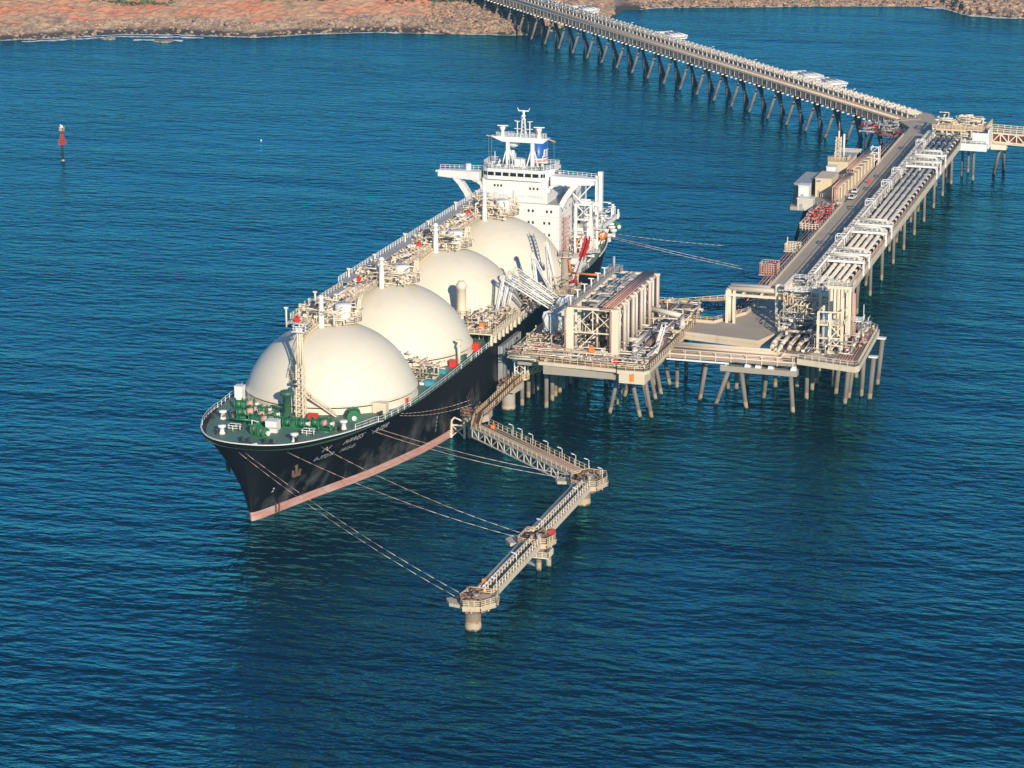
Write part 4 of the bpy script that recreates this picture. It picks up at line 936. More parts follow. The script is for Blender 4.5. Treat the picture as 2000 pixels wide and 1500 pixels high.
# tall mast behind the arms
t = thing('access_tower', 'tall round grey tower with caged ladder rising behind the loading arms', 'tower', (30.9, 99.3, 15))
b = MB(); b.lathe(30.9, 99.3, [(1.5, 15.03), (1.1, 15.6), (1.05, 33), (.01, 33.05)], 18); b.build('shaft', 'conc_g', t)
b = MB(); b.lathe(30.9, 99.3, [(2.3, 31.6), (2.3, 31.8), (1.0, 31.85)], 18); b.rail([(30.9+2.2*math.cos(k*.785), 99.3+2.2*math.sin(k*.785), 31.8) for k in range(8)], 1.1, 1.2, .06, 3, True); b.build('ring_platform', 'cream2', t)
b = MB()
for s in (-.8, .8):
    for u in (-.8, .8): b.beam((30.9+s, 99.3+u, 32), (30.9+s, 99.3+u, 43), .2)
for k in range(9):
    z = 32.4+k*1.2
    for s in (-.8, .8): b.beam((30.1, 99.3+s, z), (31.7, 99.3+s, z), .14); b.beam((30.9+s, 98.5, z), (30.9+s, 100.1, z), .14)
b.tube((30.9, 99.3, 32), (30.9, 99.3, 42.5), .3, 8); b.build('lattice_top', 'pinkpipe', t)
b = MB(); b.path([(32.2, 98.5, 31), (32.8, 98.5, 27.2), (44, 97, 27.4)], .3, 8); b.build('orange_branch_pipe', 'orange', t)
# striped gangway
t = thing('gangway', 'slanting red and white gangway boom rising beside the ship stern', 'gangway', (27.6, 112, 15))
G0, G1 = Vector((28.0, 111.5, 15.2)), Vector((26.6, 137.5, 27.5))
for k, (u, v, mt) in enumerate(((0, .36, 'red'), (.36, .66, 'white'), (.66, 1, 'red'))):
    b = MB(); p0, p1 = G0.lerp(G1, u), G0.lerp(G1, v)
    for dx in (-.6, .6):
        for dz_ in (0, 1.3): b.beam(p0+Vector((dx, 0, dz_)), p1+Vector((dx, 0, dz_)), .28)
    b.beam(p0+Vector((0, 0, .1)), p1+Vector((0, 0, .1)), 1.3, .2); b.beam(p0+Vector((.6, 0, .65)), p1+Vector((.6, 0, .65)), .12, 1.2)
    for q in range(5): a0 = p0.lerp(p1, q/5); a1 = p0.lerp(p1, (q+1)/5); b.beam(a0+Vector((-.6, 0, 0)), a1+Vector((-.6, 0, 1.3)), .14)
    b.build('boom_section', mt, t)
b = MB(); b.beam((26.8, 137, 15.2), (26.8, 137, 27.5), .01) if False else None
b.beam((29.3, 115, 15.03), (27.8, 121, 20), .3); b.box(26.6, 29.4, 110.3, 112.6, 15.03, 16.4); b.build('gangway_foot', 'grey', t)
# fender panel against the hull and ladder
t = thing('ship_fender', 'tall grey ribbed fender panel pressed between ship side and platform', 'fender', (25, 68, 0))
b = MB(); b.box(23.9, 25.0, 60.5, 77.5, 1.2, 15.2)
for k in range(12): b.box(23.86, 25.12, 60.7+k*1.45, 61.1+k*1.45, 1.2, 15.2)
b.box(23.9, 25.12, 60.42, 60.5, 1.2, 15.2); b.build('fender_face', 'fender', t)
b = MB()
for z in (5, 12): b.tube((25, 66, z), (28.5, 66, z), .9, 12); b.tube((25, 73, z), (28.5, 73, z), .9, 12)
b.build('rubber_cone', 'tyre', t)
b = MB(); b.rail([(25.2, 62.4, 3), (25.2, 62.4, 3.01)], .1); 
for k in range(16): b.beam((25.2, 61.8, 2+k*.8), (25.2, 63.2, 2+k*.8), .1)
b.beam((25.2, 61.8, 2), (25.2, 61.8, 15), .12); b.beam((25.2, 63.2, 2), (25.2, 63.2, 15), .12); b.build('fender_ladder', 'grey', t)
# ------------------------------------------------------------------ caissons, catwalk to them
def caisson(x, y, zt, r, label, grp, mat='conc_g'):
    t = thing('concrete_caisson', label, 'pier', (x, y, 0), grp)
    b = MB(); b.lathe(x, y, [(r, 1.1), (r, zt), (.01, zt)], 32); b.build('shaft', mat, t)
    b = MB(); b.lathe(x, y, [(r*1.02, -1.5), (r*1.02, .35), (r*1.05, 1.15), (r, 1.2)], 32); b.build('growth_band', 'pile', t)
    return t
caisson(28.2, 27, 4.9, 1.75, 'round grey concrete pier at the ship end of the long footbridge', 'round concrete piers of the mooring works')
caisson(28.6, 54.6, 5.2, 1.75, 'round grey concrete pier in front of the loading platform', 'round concrete piers of the mooring works')
t = thing('jetty_catwalk', 'rusty railed catwalk running beside the ship from platform to footbridge', 'walkway', (31, 40, 7))
cw = [(33, 13, 7), (31, 22, 7.2), (30.8, 34, 7.2), (30.5, 50, 7.4), (30.8, 60, 7.8)]
b = MB()
for a, c in zip(cw[:-1], cw[1:]): b.beam(a, c, 2.2, .35)
b.build('walkway_deck', 'rust', t)
b = MB()
for s in (-1.05, 1.05): b.rail([(x+s, y, z+.18) for x, y, z in cw], 1.15, 1.8, .075, 2)
b.build('walkway_railing', 'yellow', t)
b = MB(); rnd = random.Random(33)
for k in range(4): b.path([(x-.8+.5*k, y, z-.5) for x, y, z in cw], .14, 6)
b.clutter(26.5, 31, 20, 31, 7.1, 8.9, 26, rnd, (.08, .22)); b.clutter(26.5, 31, 50, 58, 7.2, 8.6, 18, rnd, (.08, .2)); b.build('walkway_pipework', 'rust', t)
b = MB(); b.prism([(25.9, 24), (27, 22.6), (31.5, 22.6), (32.6, 25), (32, 30), (27, 30.6)], 5.3, 6.9); b.prism([(26.2, 52), (31.4, 51), (32, 57), (27, 58)], 5.4, 7.0); b.build('hook_platform', 'conc', t)
b = MB(); b.prism([(29.6, 57.4), (31, 56.6), (32.6, 57.4), (33, 59), (32, 60.6), (30.2, 60.6)], 7.4, 7.9); b.rail([(29.7, 57.4, 7.9), (31, 56.7, 7.9), (32.5, 57.4, 7.9), (32.9, 59, 7.9)], 1.2, 1, .08, 3); b.build('corner_landing', 'yellow', t)
b = MB()
c2 = [(31, 60, 7.8), (36.6, 63, 9.8), (38.8, 58, 12), (36, 54, 15)]
for a, c in zip(c2[:-1], c2[1:]): b.beam(a, c, 1.3, .2); b.rail([a, c], 1.1, 1.3, .07, 2)
b.build('access_stair', 'yellow', t)
b = MB()
for (x, y) in ((29.4, 57.6), (32.2, 57.6), (29.4, 60.4), (32.2, 60.4)): b.beam((x, y, 7.9), (x, y, 13.9), .3)
for z in (8, 10.3, 12.6): b.beam((29.4, 57.6, z), (32.2, 57.6, z+2), .2); b.beam((32.2, 57.6, z), (29.4, 57.6, z+2), .2)
b.box(28.9, 32.7, 57.2, 57.5, 12.4, 14.1); b.build('landing_frame', 'white', t)
b = MB()
for k in range(5): y = 28+k*1.1; b.beam((26.6, y, 7), (25.9, y-.3, 10.5+.3*k), .16); b.beam((26.2, y-.6, 8+.4*k), (26, y+.9, 8.4+.4*k), .12)
b.build('mooring_hook', 'dark', t)
# floating frame left of the first pier
t = thing('water_stand', 'open white steel frame standing in the water left of the first pier', 'frame', (24.6, 26, 0))
b = MB(); fx0, fx1, fy = 22.6, 26.1, 25.2
for x in (fx0, fx1): b.beam((x, fy, -1), (x, fy, 4.4), .5)
b.beam((fx0, fy, 4.4), (fx0+.9, fy, 5.4), .4); b.beam((fx0+.9, fy, 5.4), (fx1, fy, 4.4), .35)
b.beam((fx0, fy, 3.4), (fx1, fy, 3.4), .35); b.build('post_frame', 'cream', t)
b = MB(); b.beam((fx0, fy, .3), (fx1, fy, 3.4), .2); b.beam((fx1, fy, .3), (fx0, fy, 3.4), .2); b.build('cross_brace', 'cream', t)
# ------------------------------------------------------------------ mooring dolphins and footbridges
def lamp_post(x, y, z, h, label, grp, lean=(.8, .4), mat='white'):
    t = thing('lamp_post', label, 'lamp post', (x, y, z), grp)
    b = MB(); b.tube((x, y, z), (x, y, z+h), .07, 6); b.beam((x, y, z+h), (x+lean[0], y+lean[1], z+h+.1), .08); b.build('post', mat, t)
    b = MB(); dx, dy = lean; b.beam((x+dx*.5, y+dy*.5, z+h+.06), (x+dx*1.7, y+dy*1.7, z+h+.16), .3, .14); b.build('lamp_head', 'lamp', t)
    return t
def footbridge(name, A_, B_, wd, depth, label, style):
    A_ = Vector(A_); B_ = Vector(B_); t = thing(name, label, 'footbridge', tuple((A_+B_)/2), 'footbridges out to the mooring dolphins')
    n_o = off_line(A_, B_, wd/2); d = (B_-A_).normalized(); L = (B_-A_).length; N = int(L/3)
    dn = Vector((0, 0, -depth))
    if style == 'truss':
        b = MB(); b.beam(A_, B_, wd, .3); b.build('bridge_deck', 'fascia', t)
        for s in (-1, 1):
            b = MB(); b.truss(tuple(A_+n_o*s*.92+dn), tuple(B_+n_o*s*.92+dn), depth-.15, N, .14); b.build('side_truss', 'wpipe', t)
            b = MB(); b.rail([tuple(A_+n_o*s+Vector((0, 0, .15))), tuple(B_+n_o*s+Vector((0, 0, .15)))], 1.35, 2.2, .07, 2); b.build('bridge_railing', 'yellow', t)
        b = MB(); 
        for o in (.2, .55): b.tube(A_+n_o*-1*o+Vector((0, 0, .4)), B_+n_o*-1*o+Vector((0, 0, .4)), .12, 6)
        b.build('service_pipe', 'redbrown', t)
    else:
        b = MB()
        for s in (-1, 1): b.beam(A_+n_o*s+dn*.5, B_+n_o*s+dn*.5, .35, depth)
        b.beam(A_+n_o*.15+dn*.9, B_+n_o*.15+dn*.9, wd*.7, .15); b.build('side_girder', 'fascia', t)
        b = MB(); b.beam(A_-n_o*.66, B_-n_o*.66, wd*.28, .22); b.build('walkway_deck', 'grate', t)
        b = MB(); b.beam(A_+n_o*.1+Vector((0, 0, -.3)), B_+n_o*.1+Vector((0, 0, -.3)), wd*.42, .15); b.build('cable_tray', 'dark', t)
        for k in range(int(L/1.2)):
            b = MB(); p_ = A_+d*(k*1.2+.4); b.box(p_.x-.25+n_o.x*.02, p_.x+.25, p_.y-.25, p_.y+.25, p_.z-.25, p_.z+.1)
        b.v = [(x+n_o.x*.3, y+n_o.y*.3, z) for x, y, z in b.v]; b.build('pipe_bracket', 'white', t)
        for o, r, mt in ((.5, .15, 'white'), (.78, .16, 'wpipe')):
            b = MB(); b.tube(A_+n_o*o+Vector((0, 0, .15)), B_+n_o*o+Vector((0, 0, .15)), r, 8); b.build('service_pipe', mt, t)
        for s in (-1, -.14):
            b = MB(); b.rail([tuple(A_+n_o*s+Vector((0, 0, .1))), tuple(B_+n_o*s+Vector((0, 0, .1)))], 1.4, 2.0, .09, 2); b.build('bridge_railing', 'cream', t)
    return t
footbridge('footbridge', (33.8, 14.4, 7.0), (68.6, -17.0, 7.0), 5.0, 2.5, 'long truss footbridge with buff deck, between the ship side and the first dolphin', 'truss')
footbridge('footbridge', (71.3, -26.0, 7.0), (71.4, -61.5, 7.0), 4.2, 1.25, 'footbridge carrying pipes between the two dolphins nearer the platform', 'girder')
footbridge('footbridge', (72.0, -68.5, 7.0), (72.2, -102.5, 7.0), 4.4, 1.25, 'footbridge carrying pipes out to the nearest, outermost dolphin', 'girder')
def dolphin(x, y, poly, label, nose=None):
    t = thing('mooring_dolphin', label, 'dolphin', (x, y, 0), 'mooring dolphins')
    b = MB(); b.prism(poly, 5.6, 6.7); b.build('dolphin_deck', 'conc', t)
    b = MB(); b.prism([(x+(q-x)*.75, y+(r-y)*.75) for q, r in poly], 4.7, 5.6); b.build('cap_block', 'rust', t)
    b = MB(); b.rail([(q, r, 6.7) for q, r in poly], 1.2, 1.4, .085, 3, True); b.build('dolphin_railing', 'yellow', t)
    b = MB(); b.rail([(x+(q-x)*1.05, y+(r-y)*1.05, 5.3) for q, r in poly], 1.1, 2.2, .07, 2, True); b.build('lower_railing', 'yellow', t)
    if nose:
        b = MB(); b.prism(nose, 5.8, 6.5); b.build('hook_ledge', 'conc', t)
    rn = random.Random(int(abs(y)))
    b = MB(); b.clutter(x-2.2, x+2.6, y-3, y+4, 6.7, 8.3, 16, rn, (.1, .26)); b.build('dolphin_gear', 'rust', t)
    for k in (-1, 1):
        b = MB(); b.box(x-2.6, x-1.2, y+k*1.3-.4, y+k*1.3+.4, 6.7, 7.6); b.tube((x-3.4, y+k*1.3, 7.3), (x-2.4, y+k*1.3, 7.3), .35, 8); b.build('release_hook', 'dark', t)
    b = MB(); b.tube((x+.6, y, 6.7), (x+.6, y, 7.8), .45, 10); b.tube((x+.6, y, 7.6), (x+.6, y, 7.9), .6, 10); b.build('bollard', 'grey', t)
    return t
t = dolphin(71.2, -20.5, [(67.0, -19), (68.4, -24.5), (71.5, -26), (74.6, -24.6), (76, -20), (74.5, -15.6), (70, -15)], 'mooring dolphin at the corner where the truss footbridge ends', [(63.8, -21.5), (64.6, -22.6), (67.5, -22), (67.3, -19.6), (64.8, -19.6)])
caisson(69.6, -18.2, 4.7, 1.75, 'round rust stained pier under the corner dolphin', 'round concrete piers of the mooring works', 'pile')
t = dolphin(72.2, -65.2, [(69, -61.2), (69, -68.6), (72, -69.5), (75.4, -68), (76.4, -64), (75, -60.8)], 'middle mooring dolphin, on slim braced piles between the two girder footbridges', [(65.6, -66.5), (67.6, -69.3), (69, -68.5), (69, -63), (66.4, -63.5)])
piles(t, [(73.3, -66.6, 5.2), (74.6, -63.4, 5.2), (68.6, -63.2, 5.2)], .62)
b = MB(); b.beam((68.6, -63.4, .9), (73.3, -66.6, .9), .5); b.beam((68.6, -63.3, 1.2), (73.3, -66.6, 4.4), .3); b.beam((68.6, -63.3, 4.6), (73.3, -66.6, 2.0), .3); b.build('pile_brace', 'conc', t)
b = MB(); b.box(72.4, 76.6, -70.4, -66.5, 4.1, 4.35); b.rail([(72.5, -66.5, 4.35), (72.5, -70.3, 4.35), (76.5, -70.3, 4.35), (76.5, -66.5, 4.35)], 1.1, 1.2, .07, 3); b.build('lower_landing', 'cream', t)
t = dolphin(71.2, -106.5, [(69.3, -102.6), (68.6, -107.5), (70.4, -111.3), (74.0, -110.5), (76.2, -107), (75.4, -102.6)], 'outermost mooring dolphin, nearest the camera at the end of the footbridges', [(65.4, -106.8), (67.0, -109.6), (69.6, -110.2), (68.6, -104.8)])
caisson(71.0, -106.0, 4.8, 1.65, 'round rust stained pier under the outermost dolphin', 'round concrete piers of the mooring works', 'pile')
for k, (x, y) in enumerate(((44.6, 7.0), (47.8, 4.1), (51.6, .6), (56.8, -4.1), (61.6, -8.4), (66.2, -12.6), (70.2, -15.4), (75.2, -21.5))):
    nm = ['nearest the ship', 'second from the ship', 'third from the ship', 'fourth from the ship', 'fifth from the ship', 'sixth from the ship', 'seventh from the ship'][k] if k < 7 else ''
    lab = ('thin white lamp post on the truss footbridge, '+nm) if k < 7 else 'thin white lamp post on the outer corner of the corner dolphin'
    lamp_post(x, y, 7.1, 3.0, lab, 'lamp posts of the mooring footbridges', (-.75, .35))
for k, (x, y, lab) in enumerate(((73.4, -36, 'thin white lamp post on the footbridge nearer the corner dolphin'), (72.2, -60.5, 'thin white lamp post beside the middle dolphin'), (73.6, -84, 'thin white lamp post halfway along the outer girder footbridge'), (74.3, -100.5, 'thin white lamp post beside the outermost dolphin'))):
    lamp_post(x, y, 7.1, 2.4, lab, 'lamp posts of the mooring footbridges', (-.75, .2))
small('lifebuoy_box', 'orange', [(70.2, 71.0, -97.5, -96.9, 7.1, 8.0)], 'orange lifebuoy box on the footbridge near the outermost dolphin', 'lifebuoy box', 'lifebuoy boxes of the footbridges')
small('lifebuoy_box', 'orange', [(37.2, 38.2, 12.2, 12.9, 7.15, 8.1)], 'orange lifebuoy box at the ship end of the truss footbridge', 'lifebuoy box', 'lifebuoy boxes of the footbridges')
small('lifebuoy_box', 'red', [(74.6, 75.6, -62.8, -61.9, 6.7, 8.3)], 'red hose box on the middle dolphin', 'hose box')
# ------------------------------------------------------------------ mooring ropes
def rope(A_, B_, sag, label, two=.55, r=.055):
    A_ = Vector(A_); B_ = Vector(B_); N = 18; pts = []
    for k in range(N+1):
        t = k/N; q = A_.lerp(B_, t); q.z -= sag*4*t*(1-t); pts.append(tuple(q))
    t = thing('mooring_rope', label, 'rope', tuple(A_), 'mooring ropes between ship and dolphins')
    b = MB(); K = int(N*two); b.path(pts[:K+1], r, 5); b.build('rope_tail', 'ropep', t)
    b = MB(); b.path(pts[K:], r*1.1, 5); b.build('rope_end', 'ropew', t)
rope((-2.4, -55.6, 17.6), (68, -107.9, 7.3), 1.6, 'left bow mooring rope running out to the outermost dolphin', .72)
rope((-.4, -56.0, 17.6), (68, -105.3, 7.3), 1.4, 'right bow mooring rope running out to the outermost dolphin', .72)
rope((9.2, -53.0, 17.4), (67.6, -66.6, 7.3), 1.5, 'lower rope from the bow shoulder to the middle dolphin', .62)
rope((14.7, -46.0, 17.2), (68.4, -64.0, 7.3), 1.3, 'upper rope from below the ship name to the middle dolphin', .7)
rope((20.7, -28.2, 16.6), (66.6, -22.0, 7.3), 1.2, 'lower rope of the pair from the foredeck to the corner dolphin', .5)
rope((21.1, -26.0, 16.6), (67.6, -19.4, 7.3), 1.0, 'upper rope of the pair from the foredeck to the corner dolphin', .5)
rope((22.6, -13.5, 16.4), (27.0, 29.0, 8.2), 1.0, 'outer spring rope led along the black hull to the first pier', .75)
rope((22.3, -11.8, 16.4), (26.2, 31.0, 8.8), .8, 'inner spring rope led along the black hull to the first pier', .75)
rope((18.0, 187.0, 17.8), (52.5, 230.0, .2), .3, 'lower stern rope slanting down into the water', .3)
rope((17.8, 188.5, 17.9), (52.0, 233.0, .2), .2, 'upper stern rope slanting down into the water', .3)
rope((16.5, 192.0, 17.9), (38.0, 262.0, .2), .4, 'farthest stern rope, running back towards the trestle', .3)
# ------------------------------------------------------------------ causeway between loading and valve platforms
t = thing('pipe_causeway', 'low causeway of brown pipes between the loading platform and the valve platform', 'pipe bridge', (85, 74, 0))
b = MB(); b.box(67.2, 101.5, 70.5, 79, 13.3, 13.9); b.build('causeway_floor', 'grate', t)
b = MB(); b.box(67.2, 84, 70.0, 70.4, 12.6, 13.0); b.build('lower_edge', 'white', t)
b = MB(); b.box(67.2, 101.5, 70.4, 70.6, 13.2, 14.1); b.build('side_panel', 'wall_b', t)
b = MB(); b.box(67.2, 101.5, 70.3, 70.6, 14.1, 14.4)
for k in range(9): b.box(68+k*4.1, 68.18+k*4.1, 70.2, 70.35, 13, 15.6)
b.rail([(67.4, 70.5, 14.4), (101.3, 70.5, 14.4)], 1.1, 4.1, .04, 2); b.build('edge_rail', 'cream', t)
for k, (y, z, r, mt) in enumerate(((71.5, 14.3, .28, 'pinkpipe'), (72.6, 14.7, .36, 'cream2'), (73.8, 14.6, .3, 'redbrown'), (74.9, 15.1, .45, 'cream2'), (76.2, 15.1, .38, 'cream'), (77.7, 15.2, .42, 'fascia'))):
    b = MB(); b.path([(66.5, y, z), (98-k*.9, y, z)] + ([(98-k*.9, y+1, z), (98-k*.9, 92, z)] if k in (1, 3, 4) else []), r, 10); b.build('line_pipe', mt, t)
b = MB(); b.box(81.2, 101.6, 72.3, 74.7, 10.0, 11.5); b.build('cap_beam', 'conc_g', t)
b = MB()
for x in (82, 88.4, 91.2, 94.6, 100.6): b.hexa([(x-.8, 72.4, 11.5), (x+.8, 72.4, 11.5), (x+.8, 74, 11.5), (x-.8, 74, 11.5)], [(x-.3, 72.6, 13.3), (x+.3, 72.6, 13.3), (x+.3, 73.6, 13.3), (x-.3, 73.6, 13.3)])
b.build('bearing_pad', 'white', t)
piles(t, [(79.5, 75, 83.2, 73.6, 10), (88, 74, 86.6, 73.6, 10), (100.7, 73, 99.8, 73.4, 10), (90.3, 84.7, 92, 82, 12.5), (71.8, 91.2, 73.6, 89, 12.5), (79.1, 90.8, 80, 88, 12.5), (81.3, 91.5, 82, 90, 12.5), (83.3, 95.9, 83.3, 95.9, 12.5), (74.5, 78, 76.5, 78, 12.8)], .6)
# curved roadway plate
t = thing('roadway_slab', 'pale curved road slab with low walls joining the loading platform to the trestle road', 'road slab', (80, 105, 15))
RP = [(63, 89.6), (68.5, 88.2), (79, 86.2), (88.4, 84.6), (91.0, 93), (90.0, 108), (87.6, 150), (77.9, 150), (79.2, 124), (78.4, 114.5), (72.2, 102), (63, 102.6)]
slab('road_plate', RP, 13.6, 15.0, 'fascia', t); slab('road_surface', [(x*.99+.8, y*.99+1.0) for x, y in RP], 15.0, 15.02, 'road', t)
b = MB()
for q in (RP[0:5], RP[7:12]):
    for a, c in zip(q[:-1], q[1:]): b.beam((a[0], a[1], 15.3), (c[0], c[1], 15.3), .45, 1.0)
b.build('road_wall', 'fascia', t)
b = MB(); b.rail([(x, y+.3, 15.8) for x, y in RP[7:12]], .9, 2, .06, 2); b.build('wall_railing', 'yellow', t)
# low dark truss footbridge behind
t = thing('dark_footbridge', 'long dark truss walkway low over the water behind the road slab', 'footbridge', (57, 140, 10))
b = MB(); A_, B_ = Vector((46, 128, 12)), Vector((77, 150, 12)); b.beam(A_, B_, 2.6, .3); b.rail([tuple(A_), tuple(B_)], 1.2, 2.2, .08, 2); b.build('walkway_deck', 'yellow', t)
o_ = off_line(A_, B_, 1.2)
for s in (-1, 1): b = MB(); b.truss(tuple(A_+o_*s+Vector((0, 0, -2.6))), tuple(B_+o_*s+Vector((0, 0, -2.6))), 2.5, 12, .17); b.build('side_truss', 'dark', t)
# ------------------------------------------------------------------ valve platform and its plant
vp = thing('valve_platform', 'right hand platform on many piles, crowded with valves, frames and vessels', 'jetty platform', (104, 95, 0))
VP = [(101.6, 72.0), (117.6, 68.2), (118.4, 70), (116.6, 109), (110, 116), (103, 120), (101.5, 152), (87.9, 152), (90.4, 108), (91.3, 93), (92, 78), (101.6, 76)]
slab('platform_deck', VP, 13.5, 15.0, 'fascia', vp); slab('platform_surface', [(x*.988+1.25, y*.988+1.2) for x, y in VP], 15.0, 15.03, 'grate', vp)
b = MB(); b.prism([(102.6, 73), (110.5, 71.2), (105, 82)], 15.03, 15.06); b.prism([(110, 71.4), (116.6, 69.9), (116.2, 75), (111, 76)], 15.03, 15.06); b.build('bare_deck_patch', 'fascia', vp)
b = MB(); b.rail([(101.8, 72.4, 15.03), (117.3, 68.7, 15.03), (117.9, 70.2, 15.03), (116.2, 108.7, 15.03), (110, 115.5, 15.03)], 1.2, 2.0, .06, 2); b.build('edge_railing', 'cream', vp)
piles(vp, [(90.3, 84.7, 13), (91.0, 96.1, 13), (96.5, 98.3, 13), (101.4, 87.1, 13), (101.0, 96.5, 13), (100.9, 103.0, 13), (107.9, 94.3, 109, 94, 13), (112.1, 85.1, 113, 85, 13), (111.9, 91.4, 113.3, 91, 13), (114.8, 94.4, 115.3, 94, 13), (110.0, 112.4, 13), (106, 101, 13), (94, 110, 13), (99, 116, 13), (96, 128, 13)], .6)
t2 = thing('free_pile', 'free standing capped pile just outside the right edge of the valve platform', 'pile', (117.2, 104, 0), 'capped piles beside the valve platform')
piles(t2, [(116.8, 107, 118.0, 106, 13.2)], .62); b = MB(); b.box(115.9, 118.9, 105.2, 106.9, 13.2, 13.6); b.build('pile_cap', 'white', t2)
t2 = thing('free_pile', 'free standing capped pile close under the right edge of the valve platform', 'pile', (116, 94, 0), 'capped piles beside the valve platform')
piles(t2, [(117.4, 92, 118.2, 92, 11.6)], .66); b = MB(); b.box(116.9, 119.3, 91.2, 92.8, 11.6, 12.0); b.build('pile_cap', 'white', t2)
rnd = random.Random(202)
for args in ((91, 103, 95, 112, 15, 20, 70, .08, .26, 'wpipe'), (93, 104, 80, 96, 15, 17.2, 30, .08, .25, 'cream2'), (102, 110, 82, 100, 15, 22, 60, .1, .35, 'grey'), (110, 116, 81, 104, 15, 17, 40, .07, .22, 'pinkpipe'), (96, 108, 98, 118, 15, 24, 60, .1, .4, 'cream'), (90, 101, 110, 140, 15, 21, 70, .1, .3, 'wpipe'), (98, 106, 84, 100, 15, 21, 30, .1, .3, 'dark')):
    b = MB(); b.clutter(*args[:7], rnd, args[7:9]); b.build('valve_pipework', args[9], vp)
for q, mt in enumerate(('white', 'cream', 'grey', 'wpipe')):
    b = MB(); b.clutter(92, 105, 94, 116, 15, 23.5, 90, rnd, (.05, .14)); b.clutter(90, 101, 112, 146, 15, 21, 50, rnd, (.05, .14)); b.clutter(102, 115, 78, 108, 15, 19, 40, rnd, (.05, .13)); b.build('small_bore_pipework', mt, vp)
for k in range(6): b = MB(); x = 115.8-k*.7; b.path([(x, 71, 15.3), (x-1, 100, 15.3)], .12, 6); b.build('edge_pipe', 'redbrown', vp)
for k in range(4):
    x = 93.5+k*2.3; b = MB(); b.path([(x, 93, 16.4), (x, 80, 16.4), (x, 78.6, 15.7)], .55, 12); b.build('header_pipe', 'wpipe' if k < 2 else 'cream2', vp)
b = MB(); b.path([(95, 90, 15.4), (95, 90, 17.6), (101.5, 90, 17.6), (102.5, 88, 16)], .42, 10); b.build('loop_pipe', 'cream', vp)
# overhead pipe bridge
t = thing('overhead_pipe_bridge', 'high cream frame carrying two large pipes across the road and the valves', 'pipe bridge', (90, 106, 15))
for (x, y) in ((75.5, 104), (75.5, 109), (77.5, 104), (89.2, 104), (91.8, 104), (91.8, 110), (102.2, 98.5), (102.2, 110)):
    b = MB(); b.box(x-.35, x+.35, y-.35, y+.35, 15.02, 24.2 if x < 80 else 26.5); b.build('column', 'cream', t)
b = MB()
for y in (104, 109): b.box(75, 102.6, y-.3, y+.3, 22.6, 23.3)
for x in (75.5, 80, 85, 89.2, 91.8, 97, 102.2): b.box(x-.25, x+.25, 103.7, 109.3, 23.3, 23.8)
b.beam((91.8, 104, 22.6), (102.2, 98.5, 15.2), .5); b.beam((91.8, 104, 15.5), (102.2, 98.5, 22.6), .45)
b.beam((89.2, 104, 26.5), (91.8, 104, 26.5), .6); b.beam((91.8, 104, 26.5), (91.8, 110, 26.5), .5)
b.build('bridge_beam', 'cream', t)
for (y, z, r, mt) in ((105, 24.5, .75, 'cream'), (107.4, 24.6, .85, 'wpipe')):
    b = MB(); b.path([(75.8, y, 15.4), (75.8, y, z), (104, y, z)], r*.6 if False else r, 14); b.build('overhead_pipe', mt, t)
b = MB(); b.clutter(92, 102, 100, 112, 24, 28, 40, random.Random(71), (.1, .3)); b.build('overhead_fittings', 'wpipe', t)
b = MB(); b.clutter(91.5, 96, 99, 101, 22, 25.5, 16, random.Random(72), (.12, .3)); b.build('yellow_actuators', 'yellow', t)
b = MB(); b.rail([(92, 99.5, 26.5), (103, 99.5, 26.5), (103, 113, 26.5), (92, 113, 26.5)], 1.2, 1.5, .07, 3, True); b.box(92, 103, 99.5, 100.3, 26.3, 26.5); b.build('overhead_railing', 'white', t)
# vessel tower
t = thing('vessel_tower', 'tall cream tower frame enclosing a white vessel at the right of the valve platform', 'tower', (108, 86, 15))
for (x, y) in ((105.4, 80), (108.6, 80), (111.6, 81), (105.4, 87), (111.6, 87)):
    b = MB(); b.box(x-.3, x+.3, y-.3, y+.3, 15.03, 30 if x > 111 else 26); b.box(x-.7, x+.7, y-.7, y+.7, 15.03, 15.4); b.build('column', 'cream', t)
b = MB()
for z in (19, 22.5, 26):
    b.beam((105.4, 80, z), (111.6, 80.6, z), .3); b.beam((111.6, 81, z), (111.6, 87, z), .3); b.beam((105.4, 80, z), (105.4, 87, z), .3)
b.beam((108.6, 80, 15.6), (111.6, 81, 19), .25); b.beam((111.6, 81, 15.6), (108.6, 80, 19), .25); b.beam((108.6, 80, 19), (111.6, 81, 22.5), .25); b.beam((111.6, 81, 19), (108.6, 80, 22.5), .25)
b.build('tower_brace', 'cream', t)
b = MB(); b.lathe(107, 83.5, [(1.2, 16.5), (1.3, 17.2), (1.3, 24), (.9, 25), (.01, 25.3)], 20); b.build('vessel', 'white', t)
b = MB(); b.box(106.5, 112.4, 88, 92.5, 17.5, 31.0); b.box(106.2, 112.7, 87.8, 92.8, 31.0, 31.25); b.build('cladding_box', 'cream', t)
for k in range(6): b = MB(); x = 107+k*.95; b.path([(x, 87.7, 30.5), (x, 87.7, 17)], .2, 6); b.build('riser_pipe', 'wpipe' if k % 2 else 'cream2', t)
b = MB(); b.path([(112.9, 88, 30), (113.2, 88, 16)], .28, 6); b.path([(112.9, 90.5, 29), (113.2, 90.5, 16)], .25, 6); b.build('riser_pipe', 'pinkpipe', t)
b = MB(); b.box(105, 112, 80, 87, 22.6, 22.7); b.rail([(105, 79.8, 22.7), (112, 80.4, 22.7), (112, 87, 22.7)], 1.1, 1.3, .06, 3); b.rail([(106.3, 87.9, 31.25), (112.6, 87.9, 31.25), (112.6, 92.6, 31.25)], 1.1, 1.3, .06, 3); b.build('tower_railing', 'cream', t)
